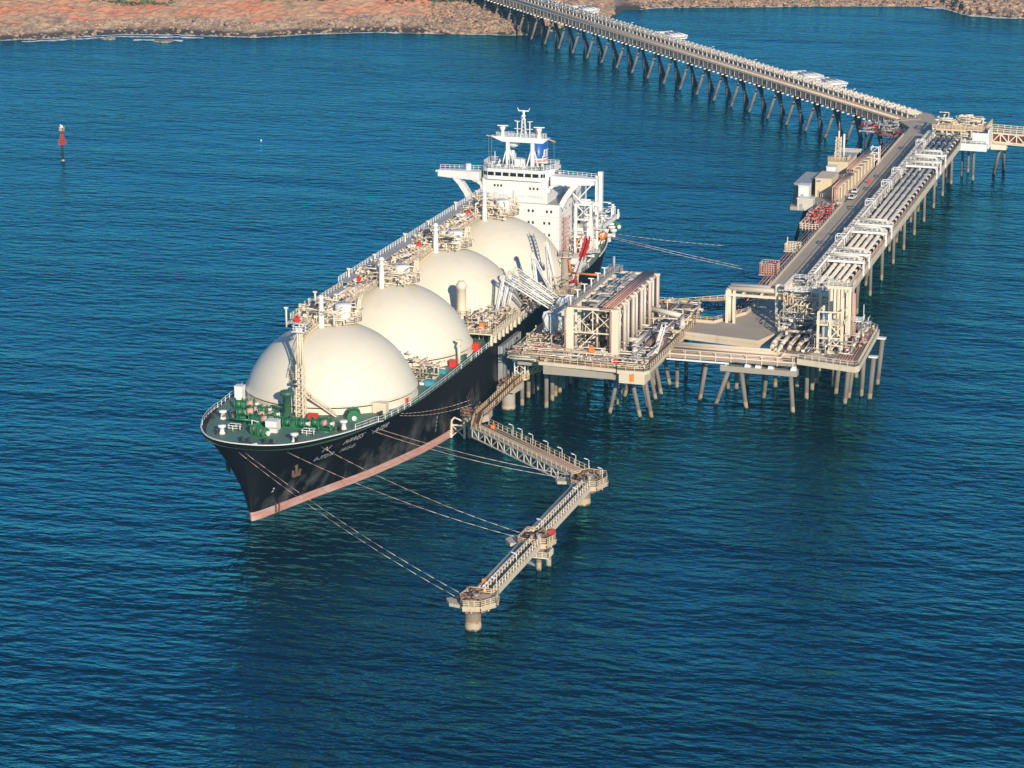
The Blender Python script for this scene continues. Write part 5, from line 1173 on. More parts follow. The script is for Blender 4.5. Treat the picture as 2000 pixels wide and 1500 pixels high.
b = MB(); b.box(112.7, 115.5, 88, 91.5, 22.0, 22.2); b.rail([(112.7, 88, 22.2), (115.5, 88, 22.2), (115.5, 91.5, 22.2)], 1.1, 1.2, .06, 3); b.beam((115.3, 91.2, 22.2), (115.3, 91.2, 26), .15); b.build('side_balcony', 'white', t)
# white lamp and relay boxes on the right platform
small('relay_cabinet', 'wpipe', [(113.2, 114.8, 101, 102.5, 15.03, 17.2), (113.0, 115.0, 100.8, 102.7, 17.2, 17.35)], 'pale cabinet near the far right corner of the valve platform', 'cabinet')
small('pump_skid', 'rust', [(112, 114.6, 80, 82.5, 15.03, 15.4), (112.4, 113.4, 80.4, 82, 15.4, 16.6)], 'small rusty pump skid near the right front edge of the valve platform', 'pump', extra=lambda b: b.tube((113.6, 80.4, 16), (113.6, 82.2, 16), .45, 10))
# ------------------------------------------------------------------ trestle road and product pipe rack (run almost parallel to the ship)
def sk(x, y): return x-(y-150)*.0172
tr = thing('road_trestle', 'straight buff road deck on piles running from the valve platform up to the junction', 'trestle road', (80, 270, 15))
def spoly(x0, x1, y0, y1): return [(sk(x0, y0), y0), (sk(x1, y0), y0), (sk(x1, y1), y1), (sk(x0, y1), y1)]
slab('road_deck', spoly(77.6, 87.6, 150, 398), 13.6, 15.0, 'fascia', tr)
slab('road_surface', spoly(78.0, 87.4, 150, 402), 15.0, 15.02, 'road', tr)
b = MB(); b.beam((sk(81.3, 150), 150, 15.06), (sk(81.3, 398), 398, 15.06), .22, .08); b.build('joint_line', 'rust', tr)
for s in (77.8,):
    b = MB(); b.beam((sk(s, 150), 150, 15.35), (sk(s, 268), 268, 15.35), .35, .7); b.build('kerb', 'fascia', tr); b = MB(); b.beam((sk(s, 338), 338, 15.35), (sk(s, 398), 398, 15.35), .35, .7); b.build('kerb', 'fascia', tr)
for k, (x, mt) in enumerate(((76.9, 'redbrown'), (76.2, 'pinkpipe'), (75.2, 'pinkpipe'), (74.2, 'redbrown'), (73.3, 'rust'))):
    b = MB(); b.path([(sk(x, 120), 118, 14.2), (sk(x, 272), 272, 14.2)], .2, 6); b.path([(sk(x, 345), 345, 14.2), (sk(x, 398), 398, 14.2)], .2, 6); b.build('side_pipe', mt, tr)
b = MB()
for k in range(26):
    y = 122+k*6; 
    if y < 274: b.box(sk(73, y), sk(78, y), y-.2, y+.2, 13.5, 14.0)
for k in range(9): y = 346+k*6; b.box(sk(73, y), sk(78, y), y-.2, y+.2, 13.5, 14.0)
b.build('side_bracket', 'dark', tr)
b = MB(); b.rail([(sk(77.7, 150), 150, 15.7), (sk(77.7, 268), 268, 15.7)], .8, 3.5, .05, 1); b.build('road_railing', 'grey', tr)
b = MB(); 
for y in range(160, 398, 14): b.box(sk(87.1, y), sk(88.2, y), y-.3, y+.3, 15.0, 15.5)
b.build('kerb_block', 'white', tr)
piles(tr, [(sk(79.5, y), y, 13.8) for y in range(165, 395, 22)], .5)
rk = thing('product_pipe_rack', 'long white rack of four big insulated pipes on piles beside the road', 'pipe rack', (94, 270, 15))
slab('rack_floor', spoly(88.2, 100.4, 152, 392), 14.2, 14.6, 'dark', rk)
b = MB(); b.beam((sk(100.6, 146), 146, 14.6), (sk(100.6, 392), 392, 14.6), .4, 1.5); b.beam((sk(88.1, 152), 152, 14.6), (sk(88.1, 392), 392, 14.6), .3, 1.2); b.build('side_girder', 'cream2', rk)
b = MB(); b.rail([(sk(100.9, 146), 146, 15.3), (sk(100.9, 392), 392, 15.3)], 1.2, 2.4, .07, 2); b.build('rack_railing', 'fascia', rk)
for k, x in enumerate((92.3, 94.3, 96.3, 98.3)):
    b = MB(); b.path([(sk(x, 140), 140, 17.3), (sk(x, 392), 392, 17.3)], .58, 12)
    for y in range(144, 392, 12):
        b.tube((sk(x, y), y, 17.3), (sk(x, y+.4), y+.4, 17.3), .68, 12)
    b.build('insulated_pipe', 'wpipe', rk)
for k in range(39):
    b = MB(); y = 152+k*6.2; b.box(sk(91.4, y), sk(99.3, y), y-.22, y+.22, 16.2, 16.65)
    for x in (91.6, 95.2, 99.1): b.box(sk(x, y)-.18, sk(x, y)+.18, y-.2, y+.2, 14.6, 16.2)
    b.build('pipe_support', 'wpipe', rk)
for k, (x, mt) in enumerate(((99.6, 'pinkpipe'), (100.1, 'cream2'), (91.0, 'wpipe'))):
    b = MB(); b.path([(sk(x, 146), 146, 15.9), (sk(x, 392), 392, 15.9)], .2, 6); b.build('small_pipe', mt, rk)
# upper walkway truss on the road side
b = MB()
A_, B_ = Vector((sk(88.2, 152), 152, 17.0)), Vector((sk(88.2, 388), 388, 17.0)); A2, B2 = Vector((sk(90.4, 152), 152, 17.0)), Vector((sk(90.4, 388), 388, 17.0))
b.truss(A_, B_, 1.9, 60, .11); b.truss(A2, B2, 1.9, 60, .11)
for k in range(61):
    u = k/60; p0, p1 = A_.lerp(B_, u), A2.lerp(B2, u); b.beam(p0+Vector((0, 0, 1.9)), p1+Vector((0, 0, 1.9)), .2)
    if k < 60: b.beam(p0+Vector((0, 0, 1.9)), A2.lerp(B2, (k+1)/60)+Vector((0, 0, 1.9)), .16)
    if k % 2 == 0: b.beam(p0, (p0.x, p0.y, 14.7), .3); b.beam(p1, (p1.x, p1.y, 14.7), .3)
b.build('walkway_truss', 'wpipe', rk)
b = MB(); rnd = random.Random(301)
for y in range(156, 386, 8): b.clutter(sk(88.0, y), sk(91.2, y), y, y+8, 15.5, 19.2, 9, rnd, (.07, .2))
b.build('walkway_pipework', 'wpipe', rk)
b = MB(); b.path([(sk(89.9, 152), 152, 19.0), (sk(89.9, 388), 388, 19.0)], .3, 8); b.build('upper_pipe', 'white', rk)
b = MB()
for y in (198, 252, 284, 306, 360):       # raised box frames over the walkway
    x = sk(89.6, y)
    for dx in (-1.4, 1.4):
        for dy in (-1.6, 1.6): b.beam((x+dx, y+dy, 18.8), (x+dx, y+dy, 20.6), .22)
    for dy in (-1.6, 1.6): b.beam((x-1.4, y+dy, 20.6), (x+1.4, y+dy, 20.6), .22); b.beam((x-1.4, y+dy, 18.9), (x+1.4, y+dy, 20.6), .16)
    for dx in (-1.4, 1.4): b.beam((x+dx, y-1.6, 20.6), (x+dx, y+1.6, 20.6), .22)
b.build('raised_frame', 'white', rk)
b = MB(); b.beam(A_+Vector((0, 0, -.1)), B_+Vector((0, 0, -.1)), .25, .3); b.beam((sk(89.3, 152), 152, 17.0), (sk(89.3, 388), 388, 17.0), 2.2, .12); b.build('walkway_deck', 'grey', rk)
for k, y in enumerate((172, 182, 213, 224, 322, 331, 343)):
    b = MB(); x0, x1 = sk(89, y), sk(101.3, y)
    b.box(x0, x1, y-.7, y+.7, 18.7, 18.85); b.box(x0, x1, y-.85, y-.7, 18.3, 19.0); b.rail([(x0, y-.8, 18.9), (x1, y-.8, 18.9)], 1.0, 1.6, .05, 2)
    for x in (x0+.4, (x0+x1)/2, x1-.4): b.box(x-.25, x+.25, y-.25, y+.25, 14.6, 18.7)
    b.build('crossing_platform', 'white', rk)
    b = MB(); b.path([(x0+1, y+3.0, 18.0), (x0+1, y+3.0, 19.6), (x1-2.4, y+3.0, 19.6), (x1-2.4, y+3.0, 18.0)], .45, 10); b.build('expansion_loop', 'wpipe', rk)
# measured piles along the right side
PR = [(93.8, 199.8), (92.9, 219.1), (91.3, 233.1), (92.1, 250.5), (91.3, 269.6), (91.3, 283.2), (89.5, 301.6), (90.4, 316.4), (90.0, 333.9), (89.4, 349.1), (87.4, 370.1), (88.8, 380.1), (96.2, 168), (96.0, 185), (93.0, 205), (90.5, 240), (90, 290), (88, 340)]
piles(rk, [(x, y, x+1.2, y-1, 14.2) for x, y in PR], .5)
piles(rk, [(sk(97.5, y), y, 14.2) for y in (160, 183, 207, 229, 252, 274, 297, 319, 342, 364, 386)], .5)
# ------------------------------------------------------------------ things along the left of the road
small('valve_station', 'pinkpipe', [(70.6, 76, 166, 172, 14.0, 14.3)], 'faded red netted valve cage left of the road, nearest the valve platform', 'valve cage', 'valve cages left of the road', lambda b: (b.rail([(70.7, 166.2, 14.3), (75.8, 166.2, 14.3), (75.8, 171.8, 14.3), (70.7, 171.8, 14.3)], 3.2, .7, .09, 5, True), b.tube((73.2, 167, 15.8), (73.2, 171, 15.8), 1.4, 14)))
small('valve_station', 'cream', [(71.3, 76, 198, 203, 14.2, 14.5)], 'cream railed platform left of the road, farther along than the red netted cage', 'valve cage', 'valve cages left of the road', lambda b: (b.rail([(71.4, 198.2, 14.5), (75.8, 198.2, 14.5), (75.8, 202.8, 14.5), (71.4, 202.8, 14.5)], 1.9, .9, .1, 4, True), b.tube((71.6, 202, 14.5), (71.6, 202, 18), .15, 6)))
b = MB(); b.box(69.2, 76, 230, 268, 13.9, 14.15); b.build('x', 'dark')
bpy.data.objects['x'].name = 'foam_skid_floor'; fs = bpy.data.objects['foam_skid_floor']
root = thing('foam_skid', 'red fire fighting valves and pipes on a railed platform left of the road', 'valve skid', (72, 250, 14)); fs.parent = root; fs.location = (-72, -250, -14)
rnd = random.Random(55)
b = MB(); b.clutter(69.8, 75.4, 238, 260, 14.2, 17.4, 26, rnd, (.1, .28)); b.build('red_valves', 'red', root)
b = MB(); b.clutter(69.8, 75.4, 232, 266, 14.2, 17.6, 70, rnd, (.08, .22)); b.build('side_pipework', 'pinkpipe', root)
b = MB(); b.rail([(69.4, 230.2, 14.2), (75.6, 230.2, 14.2)], 2, 1, .1, 3); b.rail([(69.4, 230.2, 14.2), (69.4, 268, 14.2)], 2, 2, .1, 3); b.build('skid_railing', 'cream', root)
# service platform with buildings
sp = thing('service_platform', 'side platform on dark raked piles left of the road, holding the beige buildings', 'jetty platform', (66, 300, 0))
slab('platform_deck', [(59, 266), (78.8, 270), (77.6, 338), (56, 338), (54, 300)], 12.6, 13.8, 'conc_g', sp)
slab('lay_by', [(73.2, 272), (sk(78.2, 272), 272), (sk(78.2, 336), 336), (72.0, 340)], 13.8, 15.0, 'fascia', sp)
piles(sp, [(58.2, 281.1, 62, 280, 12.6), (61, 281, 63, 283, 12.6), (64, 292, 66, 290, 12.6), (57, 300, 59, 298, 12.6), (62, 318, 12.6), (70, 330, 12.6)], .62, 'dark')
def building(name, x0, x1, y0, y1, z0, z1, mat, label, cat='building', roof='cream', pitch=False, grp='small buildings on the service platform'):
    t = thing(name, label, cat, ((x0+x1)/2, (y0+y1)/2, z0), grp)
    b = MB(); b.box(x0, x1, y0, y1, z0, z1)
    for k in range(int((x1-x0)/1.3)): b.box(x0+.2+k*1.3, x0+.3+k*1.3, y0-.05, y0, z0, z1)
    b.build('wall', mat, t)
    b = MB(); b.box(x0-.2, x1+.2, y0-.2, y1+.2, z1, z1+.2)
    if pitch: b.hexa([(x0-.1, y0, z1+.2), (x1+.1, y0, z1+.2), (x1+.1, y1, z1+.2), (x0-.1, y1, z1+.2)], [((x0+x1)/2-.5, y0, z1+1.2), ((x0+x1)/2+.5, y0, z1+1.2), ((x0+x1)/2+.5, y1, z1+1.2), ((x0+x1)/2-.5, y1, z1+1.2)])
    b.build('roof', roof, t)
    b = MB(); b.box(x0+.8, x0+1.8, y0-.09, y0-.04, z0+.1, z0+2.2); b.build('door', 'grey', t)
    return t
building('service_building', 63.6, 69.0, 284, 296, 13.8, 20.0, 'beige', 'beige box building with a small turquoise plate, nearest the camera on the platform', roof='fascia')
b = MB(); b.box(63.9, 65.4, 283.86, 283.9, 18.9, 19.4); tag(b.build('wall_plate', 'bluet'), 'small turquoise plate fixed high on the beige box building', 'sign')
building('service_building', 62.6, 69.5, 310, 326, 13.8, 21.0, 'beige', 'beige building behind, under the lattice mast and the yellow railing', roof='grey')
building('white_cabin', 60.4, 63.8, 272, 276, 14.6, 19.6, 'white', 'white cabin at the left corner of the service platform', roof='white')
building('white_cabin', 61.2, 66.4, 266.5, 270, 12.6, 16.4, 'wpipe', 'low white cabin in front, at the platform edge nearest the ship', roof='white')
building('white_cabin', 64.3, 67.4, 299, 303, 15.8, 21.0, 'white', 'upper white cabin with dark windows between the two beige buildings', roof='white')
building('grey_roofed_store', 57.4, 61.8, 280, 300, 13.8, 18.6, 'conc_g', 'long store with grey roof on the water side of the service platform', roof='grey')
for (x, z) in ((64.6, 18.6), (65.9, 18.6), (64.8, 17)): b = MB(); b.box(x, x+.8, 298.88, 298.92, z, z+1.0); o = b.build('cabin_window', 'glass'); pr = [q for q in S.objects if q.name.startswith('white_cabin') and abs(q.location.y-301) < 1][0]; o.parent = pr; o.location = tuple(-q for q in pr.location)
t = thing('lattice_mast', 'slim cream lattice mast with red tip above the rear beige building', 'mast', (65.5, 313, 21)); b = MB(); mx, my = 65.6, 313
for s in (-1, 1):
    for u in (-1, 1): b.beam((mx+s*1.1, my+u*1.1, 21), (mx+s*.7, my+u*.7, 29), .2)
for k in range(6): z = 21.3+k*1.3; b.beam((mx-1, my-1, z), (mx+1, my-1, z+1.2), .13); b.beam((mx+1, my-1, z), (mx-1, my-1, z+1.2), .13); b.beam((mx-1.1, my-1.1, z), (mx+1.1, my-1.1, z), .14)
b.tube((mx, my, 21), (mx, my, 31), .3, 8); b.build('mast_frame', 'cream', t)
b = MB(); b.tube((mx, my, 31), (mx, my, 34), .14, 6); b.build('mast_tip', 'redbrown', t)
b = MB(); b.tube((mx+1.8, my, 21), (mx+1.8, my, 30), .35, 8); b.build('white_post', 'white', t)
b = MB(); b.box(62.8, 69.2, 309.4, 316, 21.2, 21.35); b.rail([(62.8, 309.4, 21.35), (69.2, 309.4, 21.35), (69.2, 316, 21.35)], 1.2, 1.2, .1, 3); b.build('mast_platform', 'yellow', t)
# pipe wall beside the lay-by
t = thing('pipe_wall', 'long beige wall beside the lay-by with red pipes laid along its top', 'wall', (72, 306, 14))
b = MB(); b.box(71.6, 73.0, 276, 342, 13.8, 18.2); b.build('wall_body', 'beige', t)
for k, (x, mt) in enumerate(((71.2, 'pinkpipe'), (71.9, 'redbrown'), (72.6, 'pinkpipe'), (73.3, 'cream2'))):
    b = MB(); b.path([(x, 274.6, 14.2), (x, 274.6, 19.2), (x, 300, 19.2), (x-.8, 303, 19.7), (x-.8, 342, 19.7)], .22, 8); b.build('wall_pipe', mt, t)
b = MB()
for y in range(278, 342, 6): b.beam((70.8, y, 18.8), (73.8, y, 18.8), .25); b.beam((73.6, y, 13.8), (73.6, y, 18.8), .2)
b.build('pipe_bracket', 'cream', t)
b = MB()
for (x, y) in ((72, 340), (74.6, 340), (72, 343), (74.6, 343)): b.beam((x, y, 15), (x, y, 21), .3)
for z in (17, 19, 21): b.beam((72, 340, z), (74.6, 340, z), .25); b.beam((74.6, 340, z), (74.6, 343, z), .25); b.beam((72, 340, z-2), (74.6, 340, z), .18)
b.build('end_frame', 'white', t)
t = thing('canopy_frame', 'white slatted canopy frame behind the beige building', 'canopy', (65, 336, 14))
b = MB()
for (x, y) in ((61, 332), (68, 332), (61, 342), (68, 342)): b.beam((x, y, 13.8), (x, y, 19.5), .3)
for k in range(5): b.beam((60.5, 332+k*2.4, 19.6), (68.5, 332+k*2.4, 19.6), .5, .3)
b.beam((61, 332, 19.4), (61, 342, 19.4), .3); b.beam((68, 332, 19.4), (68, 342, 19.4), .3); b.build('canopy_slats', 'wpipe', t)
# parked utility vehicles
def car(x, y, rot, label):
    t = thing('parked_car', label, 'car', (x, y, 15.02), 'cars parked in the lay-by')
    c, s_ = math.cos(rot), math.sin(rot)
    def P(u, v, z): return (x+u*c-v*s_, y+u*s_+v*c, 15.02+z)
    def H(b, u0, u1, v, z0, z1, du0=0, du1=0, dv=0): b.hexa([P(u0, -v, z0), P(u1, -v, z0), P(u1, v, z0), P(u0, v, z0)], [P(u0+du0, -v+dv, z1), P(u1-du1, -v+dv, z1), P(u1-du1, v-dv, z1), P(u0+du0, v-dv, z1)])
    b = MB(); H(b, -2.4, 2.4, .92, .42, 1.02, .05, .12, .04); H(b, -.9, 1.1, .86, 1.02, 1.72, .3, .5, .12); H(b, -2.35, -1.0, .9, 1.02, 1.25); b.build('body', 'white', t)
    for (u0, u1, v0, v1) in ((.62, 1.12, -.7, .7), (-.92, -.62, -.7, .7)):
        b = MB(); e = .04 if u0 > 0 else -.04; b.quad(P(u1+e if u0 > 0 else u0+e, v0, 1.06), P(u1+e if u0 > 0 else u0+e, v1, 1.06), P(u0+e if u0 > 0 else u1+e, v1*.9, 1.66), P(u0+e if u0 > 0 else u1+e, v0*.9, 1.66)); b.build('windscreen', 'glass', t)
    for v in (-1, 1):
        b = MB(); b.quad(P(-.6, v*.9, 1.1), P(.8, v*.9, 1.1), P(.55, v*.79, 1.6), P(-.5, v*.79, 1.6)); b.build('side_window', 'glass', t)
        for u in (-1.5, 1.5): b = MB(); b.tube(P(u, v*.72, .38), P(u, v*.95, .38), .38, 14); b.build('wheel', 'tyre', t)
        b = MB(); H(b, 2.28, 2.36, .1, .7, .85); b.v = [(q[0]-v*.6*s_, q[1]+v*.6*c, q[2]) for q in b.v]; b.build('headlight', 'lamp', t)
    b = MB(); H(b, -2.2, -1.1, .8, 1.26, 1.3) ; H(b, 2.35, 2.5, .85, .45, .7); b.build('dark_trim', 'dark', t)
car(77.3, 277.6, R(-95), 'white utility car parked nearest the camera in the lay-by')
car(76.2, 288.0, R(-88), 'white utility car parked second, behind the nearer white one')
small('life_ring_post', 'red', [(77.4, 78.0, 305, 305.4, 15.02, 16.4), (77.2, 78.2, 304.9, 305.1, 15.6, 16.5)], 'small red post standing in the lay-by behind the parked cars', 'post')
small('speed_hump', 'yellow', [(77.6, 84.6, 263, 264.2, 15.02, 15.12)], 'yellow painted hump across the road just in front of the cars', 'speed hump')
# ------------------------------------------------------------------ main trestle to the shore
J = Vector((60.3, 430.7, 0)); U = Vector((-.657, .755, 0)).normalized(); Nn = Vector((.755, .657, 0)).normalized()
def T(s, w_, z): q = J+U*s+Nn*w_; return (q.x, q.y, z)
mt_ = thing('main_trestle', 'long brown trestle on raked piles carrying road and white pipes to the shore', 'trestle', T(200, 5, 13))
S0, S1 = -8, 460
b = MB()
def tb(b, s0, s1, w0, w1, z0, z1): b.hexa([T(s0, w0, z0), T(s0, w1, z0), T(s1, w1, z0), T(s1, w0, z0)], [T(s0, w0, z1), T(s0, w1, z1), T(s1, w1, z1), T(s1, w0, z1)])
tb(b, S0, S1, .6, 11.5, 12.7, 15.3); b.build('deck_girder', 'conc_g', mt_)
b = MB(); tb(b, S0, S1, .15, .55, 12.9, 15.6); b.build('side_wall', 'wall_b', mt_)
b = MB(); rnd = random.Random(404)
for s in range(-4, 456, 4): tb(b, s-.12, s+.12, .02, .15, 12.9, 15.6)
tb(b, S0, S1, .0, .7, 15.6, 15.8); b.build('wall_rib', 'fascia', mt_)
b = MB()
for k in range(64):
    s = k*7.1+rnd.choice((0, 0, 1)); tb(b, s, s+.9, .10, .14, 13.7, 15.0)
    if rnd.random() < .35: tb(b, s+1.6, s+2.4, .10, .14, 13.7, 15.0)
o = b.build('dark_opening', 'dark', mt_); o['kind'] = 'stuff'
b = MB()
for s in range(-6, 456, 4): tb(b, s-.3, s+.3, -.7, .5, 12.25, 12.7)
o = b.build('beam_end', 'white', mt_); o['kind'] = 'stuff'
b = MB(); tb(b, S0, S1, 3.4, 7.6, 15.3, 15.35); b.build('trestle_road', 'road', mt_)
for w_, z, r, m_ in ((1.2, 16.0, .22, 'fascia'), (1.9, 16.1, .26, 'cream2'), (2.6, 16.1, .2, 'redbrown')):
    b = MB(); b.tube(T(S0, w_, z), T(S1, w_, z), r, 8); b.build('near_pipe', m_, mt_)
b = MB(); b.rail([T(S0, 3.2, 15.4), T(S1, 3.2, 15.4)], 1.2, 3, .07, 2); b.build('road_railing', 'fascia', mt_)
for w_, z, r, m_ in ((8.2, 17.2, .38, 'wpipe'), (9.2, 17.4, .4, 'cream2'), (10.2, 17.2, .38, 'white'), (11.1, 17.6, .42, 'wpipe')):
    b = MB(); b.tube(T(S0, w_, z), T(S1, w_, z), r, 8)
    for s in range(0, 456, 5): b.tube(T(s, w_, z), T(s+.8, w_, z), r*1.3, 8)
    b.build('far_pipe', m_, mt_)
b = MB()
for s in range(-4, 456, 4): tb(b, s-.25, s+.25, 7.8, 11.6, 16.3, 16.8); tb(b, s-.3, s+.3, 7.8, 8.3, 15.3, 18.3 if s % 8 else 17); tb(b, s-.3, s+.3, 11.2, 11.7, 15.3, 18.4)
b.build('pipe_support', 'wpipe', mt_)
b = MB(); b.rail([T(S0, 11.9, 16.8), T(S1, 11.9, 16.8)], 1.2, 3.0, .07, 2); b.build('far_railing', 'wpipe', mt_)
for s in (69, 88, 209, 300):
    b = MB()
    for k in range(3): q = 2.4*k; b.path([T(s-7+q*.4, 11, 17.6), T(s-7+q*.4, 20-q, 17.6), T(s+7-q*.4, 20-q, 17.6), T(s+7-q*.4, 11, 17.6)], .55, 8)
    for ss in (-6, 0, 6): tb(b, s+ss-.25, s+ss+.25, 11, 20.5, 16.3, 16.8)
    b.build('expansion_loop', 'white', mt_)
for s in [k*15.7+7 for k in range(27)]:
    b = MB(); tb(b, s-.9, s+.9, .6, 12.2, 11.6, 12.7); b.build('pile_cap', 'dark', mt_)
    piles(mt_, [(*T(s+5.0, -.2, 0)[:2], *T(s+.6, 1.6, 0)[:2], 11.8), (*T(s-4.2, .6, 0)[:2], *T(s-.6, 1.6, 0)[:2], 11.8)][:1], .55); piles(mt_, [(*T(s-4.2, 1.6, 0)[:2], *T(s-.6, 2.6, 0)[:2], 11.8), (*T(s+1.0, 13.5, 0)[:2], *T(s+.4, 9.6, 0)[:2], 11.8), (*T(s-2.0, 12.5, 0)[:2], *T(s-.4, 9.0, 0)[:2], 11.8)], .6, 'darkpile')
for k, s in enumerate((301.7, 261.8, 223.6, 181.4, 145.9, 108, 63.2, 33.8, 28)):
    x, y, _ = T(s, 2.9, 0); wd_ = ['farthest, at the shore end', 'second from the shore', 'third from the shore', 'fourth from the shore', 'fifth from the shore', 'sixth from the shore', 'third from the junction', 'taller one of the close pair near the junction', 'nearest the junction'][k]
    lamp_post(x, y, 15.3, 7.5 if k == 7 else 6.2, 'white lamp post along the main trestle, '+wd_, 'lamp posts of the main trestle', (.5, .5))
# red and grey gear where the trestle bends
t = thing('bend_platform', 'small platform with red sheeting tucked into the trestle bend', 'platform', (58, 418, 13))
slab('bend_floor', [(52, 424), (62, 410), (70, 404), (74, 408), (64, 428)], 12.2, 12.8, 'conc_g', t)
b = MB(); b.hexa([(53, 422.5, 13), (59, 415, 13), (61, 418, 13), (55, 425, 13)], [(53.6, 423, 14.8), (59, 417, 14.8), (60, 418.4, 14.8), (55, 424.4, 14.8)]); b.build('red_sheet', 'red', t)
b = MB(); b.clutter(56, 68, 406, 424, 12.9, 16.5, 40, random.Random(66), (.1, .3)); b.build('bend_pipework', 'grey', t)
b = MB(); b.clutter(60, 72, 404, 416, 12.9, 15, 24, random.Random(67), (.1, .25)); b.build('bend_pipework', 'maroon', t)
piles(t, [(56.8, 414, 12.3), (63, 411, 12.3)], .5, 'dark')
# junction apron
slab_t = thing('junction_apron', 'grey fan of road surface where the two trestles meet', 'road slab', (72, 416, 15))
slab('apron_plate', [(sk(77.6, 396), 396), (sk(88.2, 396), 396), (86, 420), (76, 446), (64, 452), (60.5, 436), (66, 428), (73, 414)], 13.7, 15.05, 'conc_g', slab_t)
slab('apron_surface', [(73.7, 397), (83.6, 397), (85.2, 420), (75.6, 445), (64.5, 450.6), (61.5, 437), (67, 428), (73.4, 414)], 15.05, 15.08, 'road', slab_t)
piles(slab_t, [(78, 405, 13.8), (82, 418, 13.8), (70, 430, 13.8), (66, 440, 13.8)], .5)
# junction pipe station
t = thing('junction_station', 'yellow railed pipe station with white end panels where rack and jetty meet', 'pipe station', (92, 400, 15))
slab('station_floor', [(sk(88.3, 392), 392), (103, 392), (103, 420), (84, 424)], 13.8, 15.0, 'fascia', t)
b = MB(); b.box(84.6, 104, 394, 412, 18.6, 18.9)
for x in (85, 90, 95, 99, 103.6):
    for y in (394.3, 411.6): b.box(x-.25, x+.25, y-.25, y+.25, 15, 18.6)
b.build('upper_floor', 'cream', t)
rnd = random.Random(501)
b = MB(); b.clutter(85, 102, 394.5, 411, 19, 22.6, 70, rnd, (.12, .4)); b.build('station_pipework', 'cream', t)
b = MB(); b.clutter(86, 100, 388, 398, 15, 18.4, 50, rnd, (.15, .45)); b.build('header_pipework', 'wpipe', t)
b = MB(); b.rail([(84.7, 394.1, 18.9), (103.9, 394.1, 18.9), (103.9, 411.8, 18.9)], 1.3, 1.5, .12, 3); b.box(86, 97, 393.7, 394, 18.2, 19.0); b.build('station_railing', 'yellow', t)
b = MB(); b.box(96, 106, 384.6, 385.0, 13.0, 15.6); b.box(100.5, 106.3, 386, 386.3, 15.6, 19.4); b.box(105.9, 106.3, 387, 396, 13.5, 20.6); b.build('white_end_panel', 'white', t)
b = MB(); b.box(96, 106, 385, 392, 14.2, 14.5); b.rail([(96.4, 385.2, 15.6), (105.8, 385.2, 15.6)], 1.1, 2, .1, 2); b.build('end_landing', 'white', t)
piles(t, [(90, 397.7, 13.8), (87.2, 414.7, 13.8), (95, 402, 13.8), (100, 395, 13.8), (92, 388, 13.8), (96, 410, 13.8), (87.3, 423.1, 13.8)], .5)
# jetty arm going right out of the picture
t = thing('conveyor_jetty', 'cream truss jetty with dark red panels leading off to the right edge', 'jetty', (140, 408, 15))
A_, B_ = Vector((103, 399, 14.0)), Vector((205, 379, 14.0)); o_ = off_line(A_, B_, 1)
b = MB(); b.beam(A_-o_*4+Vector((0, 0, -.2)), B_-o_*4+Vector((0, 0, -.2)), 8, .5); b.build('jetty_floor', 'cream', t)
for s in (0, -8):
    b = MB(); b.truss(A_+o_*s+Vector((0, 0, .3)), B_+o_*s+Vector((0, 0, .3)), 3.2, 34, .26); b.build('side_truss', 'cream', t)
b = MB(); b.beam(A_-o_*.8+Vector((0, 0, 1.7)), B_-o_*.8+Vector((0, 0, 1.7)), .15, 2.4); b.build('red_panel', 'maroon', t)
b = MB()
for k in range(5):
    u = .18+k*.16; b.beam(A_.lerp(B_, u)+o_*.5+Vector((0, 0, -.35)), A_.lerp(B_, u+.12)+o_*.5+Vector((0, 0, -.35)), .12, 1.1)
b.build('lower_panel', 'white', t)
b = MB(); b.beam(A_-o_*4+Vector((0, 0, 3.7)), B_-o_*4+Vector((0, 0, 3.7)), 8, .25); b.build('jetty_roof', 'cream2', t)
for k in range(3): b = MB(); b.tube(A_-o_*(1+k*2.2)+Vector((0, 0, 4.3)), B_-o_*(1+k*2.2)+Vector((0, 0, 4.3)), .4, 8); b.build('jetty_pipe', 'cream', t)
b = MB()
for s in (0, 8): b.rail([tuple(A_-o_*s+Vector((0, 0, 3.8))), tuple(B_-o_*s+Vector((0, 0, 3.8)))], 1.4, 2.4, .11, 2)
b.build('jetty_railing', 'cream', t)
b = MB(); b.box(106, 111.5, 395, 404, 12.0, 13.8); b.box(98.5, 104, 393.5, 399, 11.6, 13.6); b.build('pier_head', 'cream', t)
piles(t, [(105.6, 409, 108.6, 402, 12.2), (108.0, 418, 109.6, 405, 12.2), (150, 396, 151, 396, 13), (150, 404, 151, 400, 13)], .6)
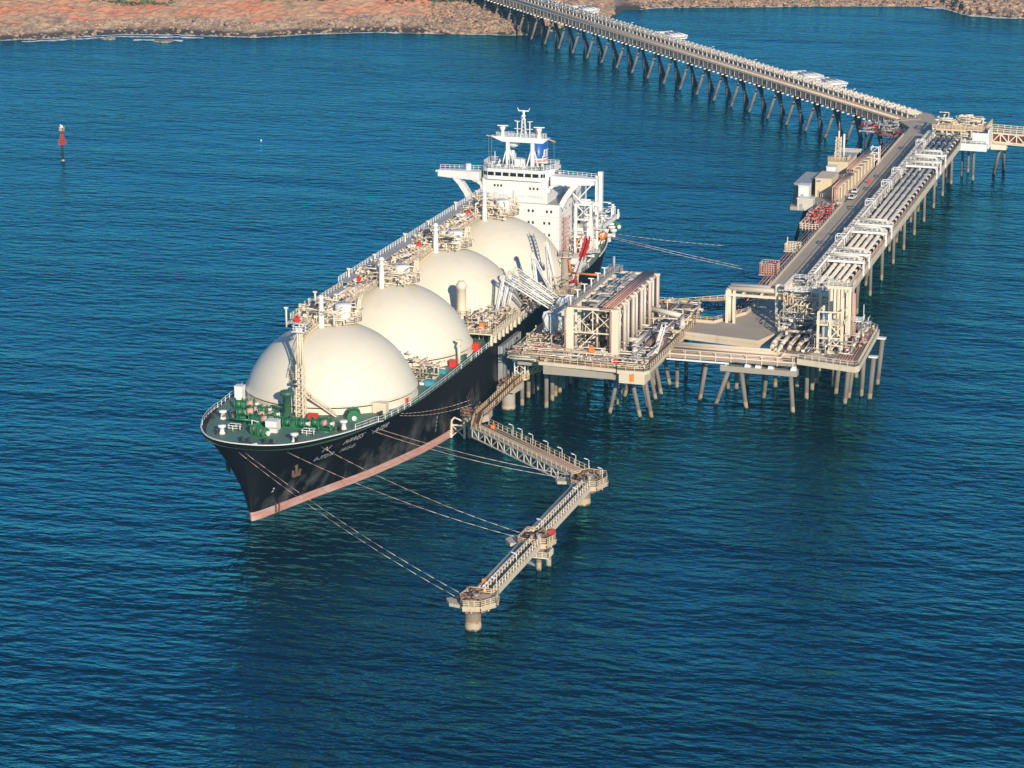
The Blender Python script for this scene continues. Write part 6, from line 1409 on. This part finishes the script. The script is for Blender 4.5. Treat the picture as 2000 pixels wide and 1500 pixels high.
# ------------------------------------------------------------------ channel beacon and small float
x, y = old(-169.62, 1064.7); t = thing('channel_beacon', 'red topped channel beacon on a dark post, alone in the water at left', 'beacon', (x, y, 0))
b = MB(); b.tube((x, y, .9), (x, y, 11.8), .42, 12); b.build('beacon_post', 'dark', t)
b = MB(); b.lathe(x, y, [(.8, -1), (.75, .3), (.45, .7)], 12); b.build('post_foot', 'pile', t)
b = MB(); b.v += []
for k in range(6):
    z = 6.6+k*.82; r = 1.75-k*.24; b.lathe(x, y, [(r, z), (r-.12, z+.5)], 4, a0=.78, a1=.78+2*math.pi, smooth=False)
b.build('slatted_daymark', 'redbeacon' if 'redbeacon' in M else 'red', t)
b = MB(); b.box(x-.95, x+.95, y-.8, y+.8, 11.7, 11.85); b.rail([(x-.9, y-.75, 11.85), (x+.9, y-.75, 11.85), (x+.9, y+.75, 11.85), (x-.9, y+.75, 11.85)], 1.1, .6, .1, 2, True); b.build('beacon_platform', 'yellow', t)
b = MB(); b.box(x-.1, x+.7, y-.5, y-.4, 12.9, 13.9); b.tube((x-.5, y, 11.8), (x-.5, y, 14.2), .15, 6); b.build('solar_lamp', 'white', t)
x, y = old(-98.3, 1106.8); b = MB(); b.lathe(x, y, [(.01, -.3), (.3, -.1), (.35, .2), (.2, .5), (.01, .6)], 12)
tag(b.build('mooring_float', 'white'), 'tiny white float alone on the open water', 'float')
# ------------------------------------------------------------------ air
m = bpy.data.materials.new('thin_air_haze'); m.use_nodes = True; n = m.node_tree.nodes; l = m.node_tree.links
n.remove(n['Principled BSDF']); v = n.new('ShaderNodeVolumePrincipled'); v.inputs['Color'].default_value = (.36, .74, 1, 1)
v.inputs['Density'].default_value = .00005; v.inputs['Anisotropy'].default_value = .0
l.new(v.outputs[0], n['Material Output'].inputs['Volume']); M['haze'] = m
b = MB(); b.box(-4300, 4300, -3300, 5300, -6, 232); o = b.build('haze', 'haze'); o['kind'] = 'stuff'; o['label'] = 'thin blue sea haze over the whole bay'; o.display_type = 'WIRE'
for o in S.objects:
    if '_o' in o: del o['_o']
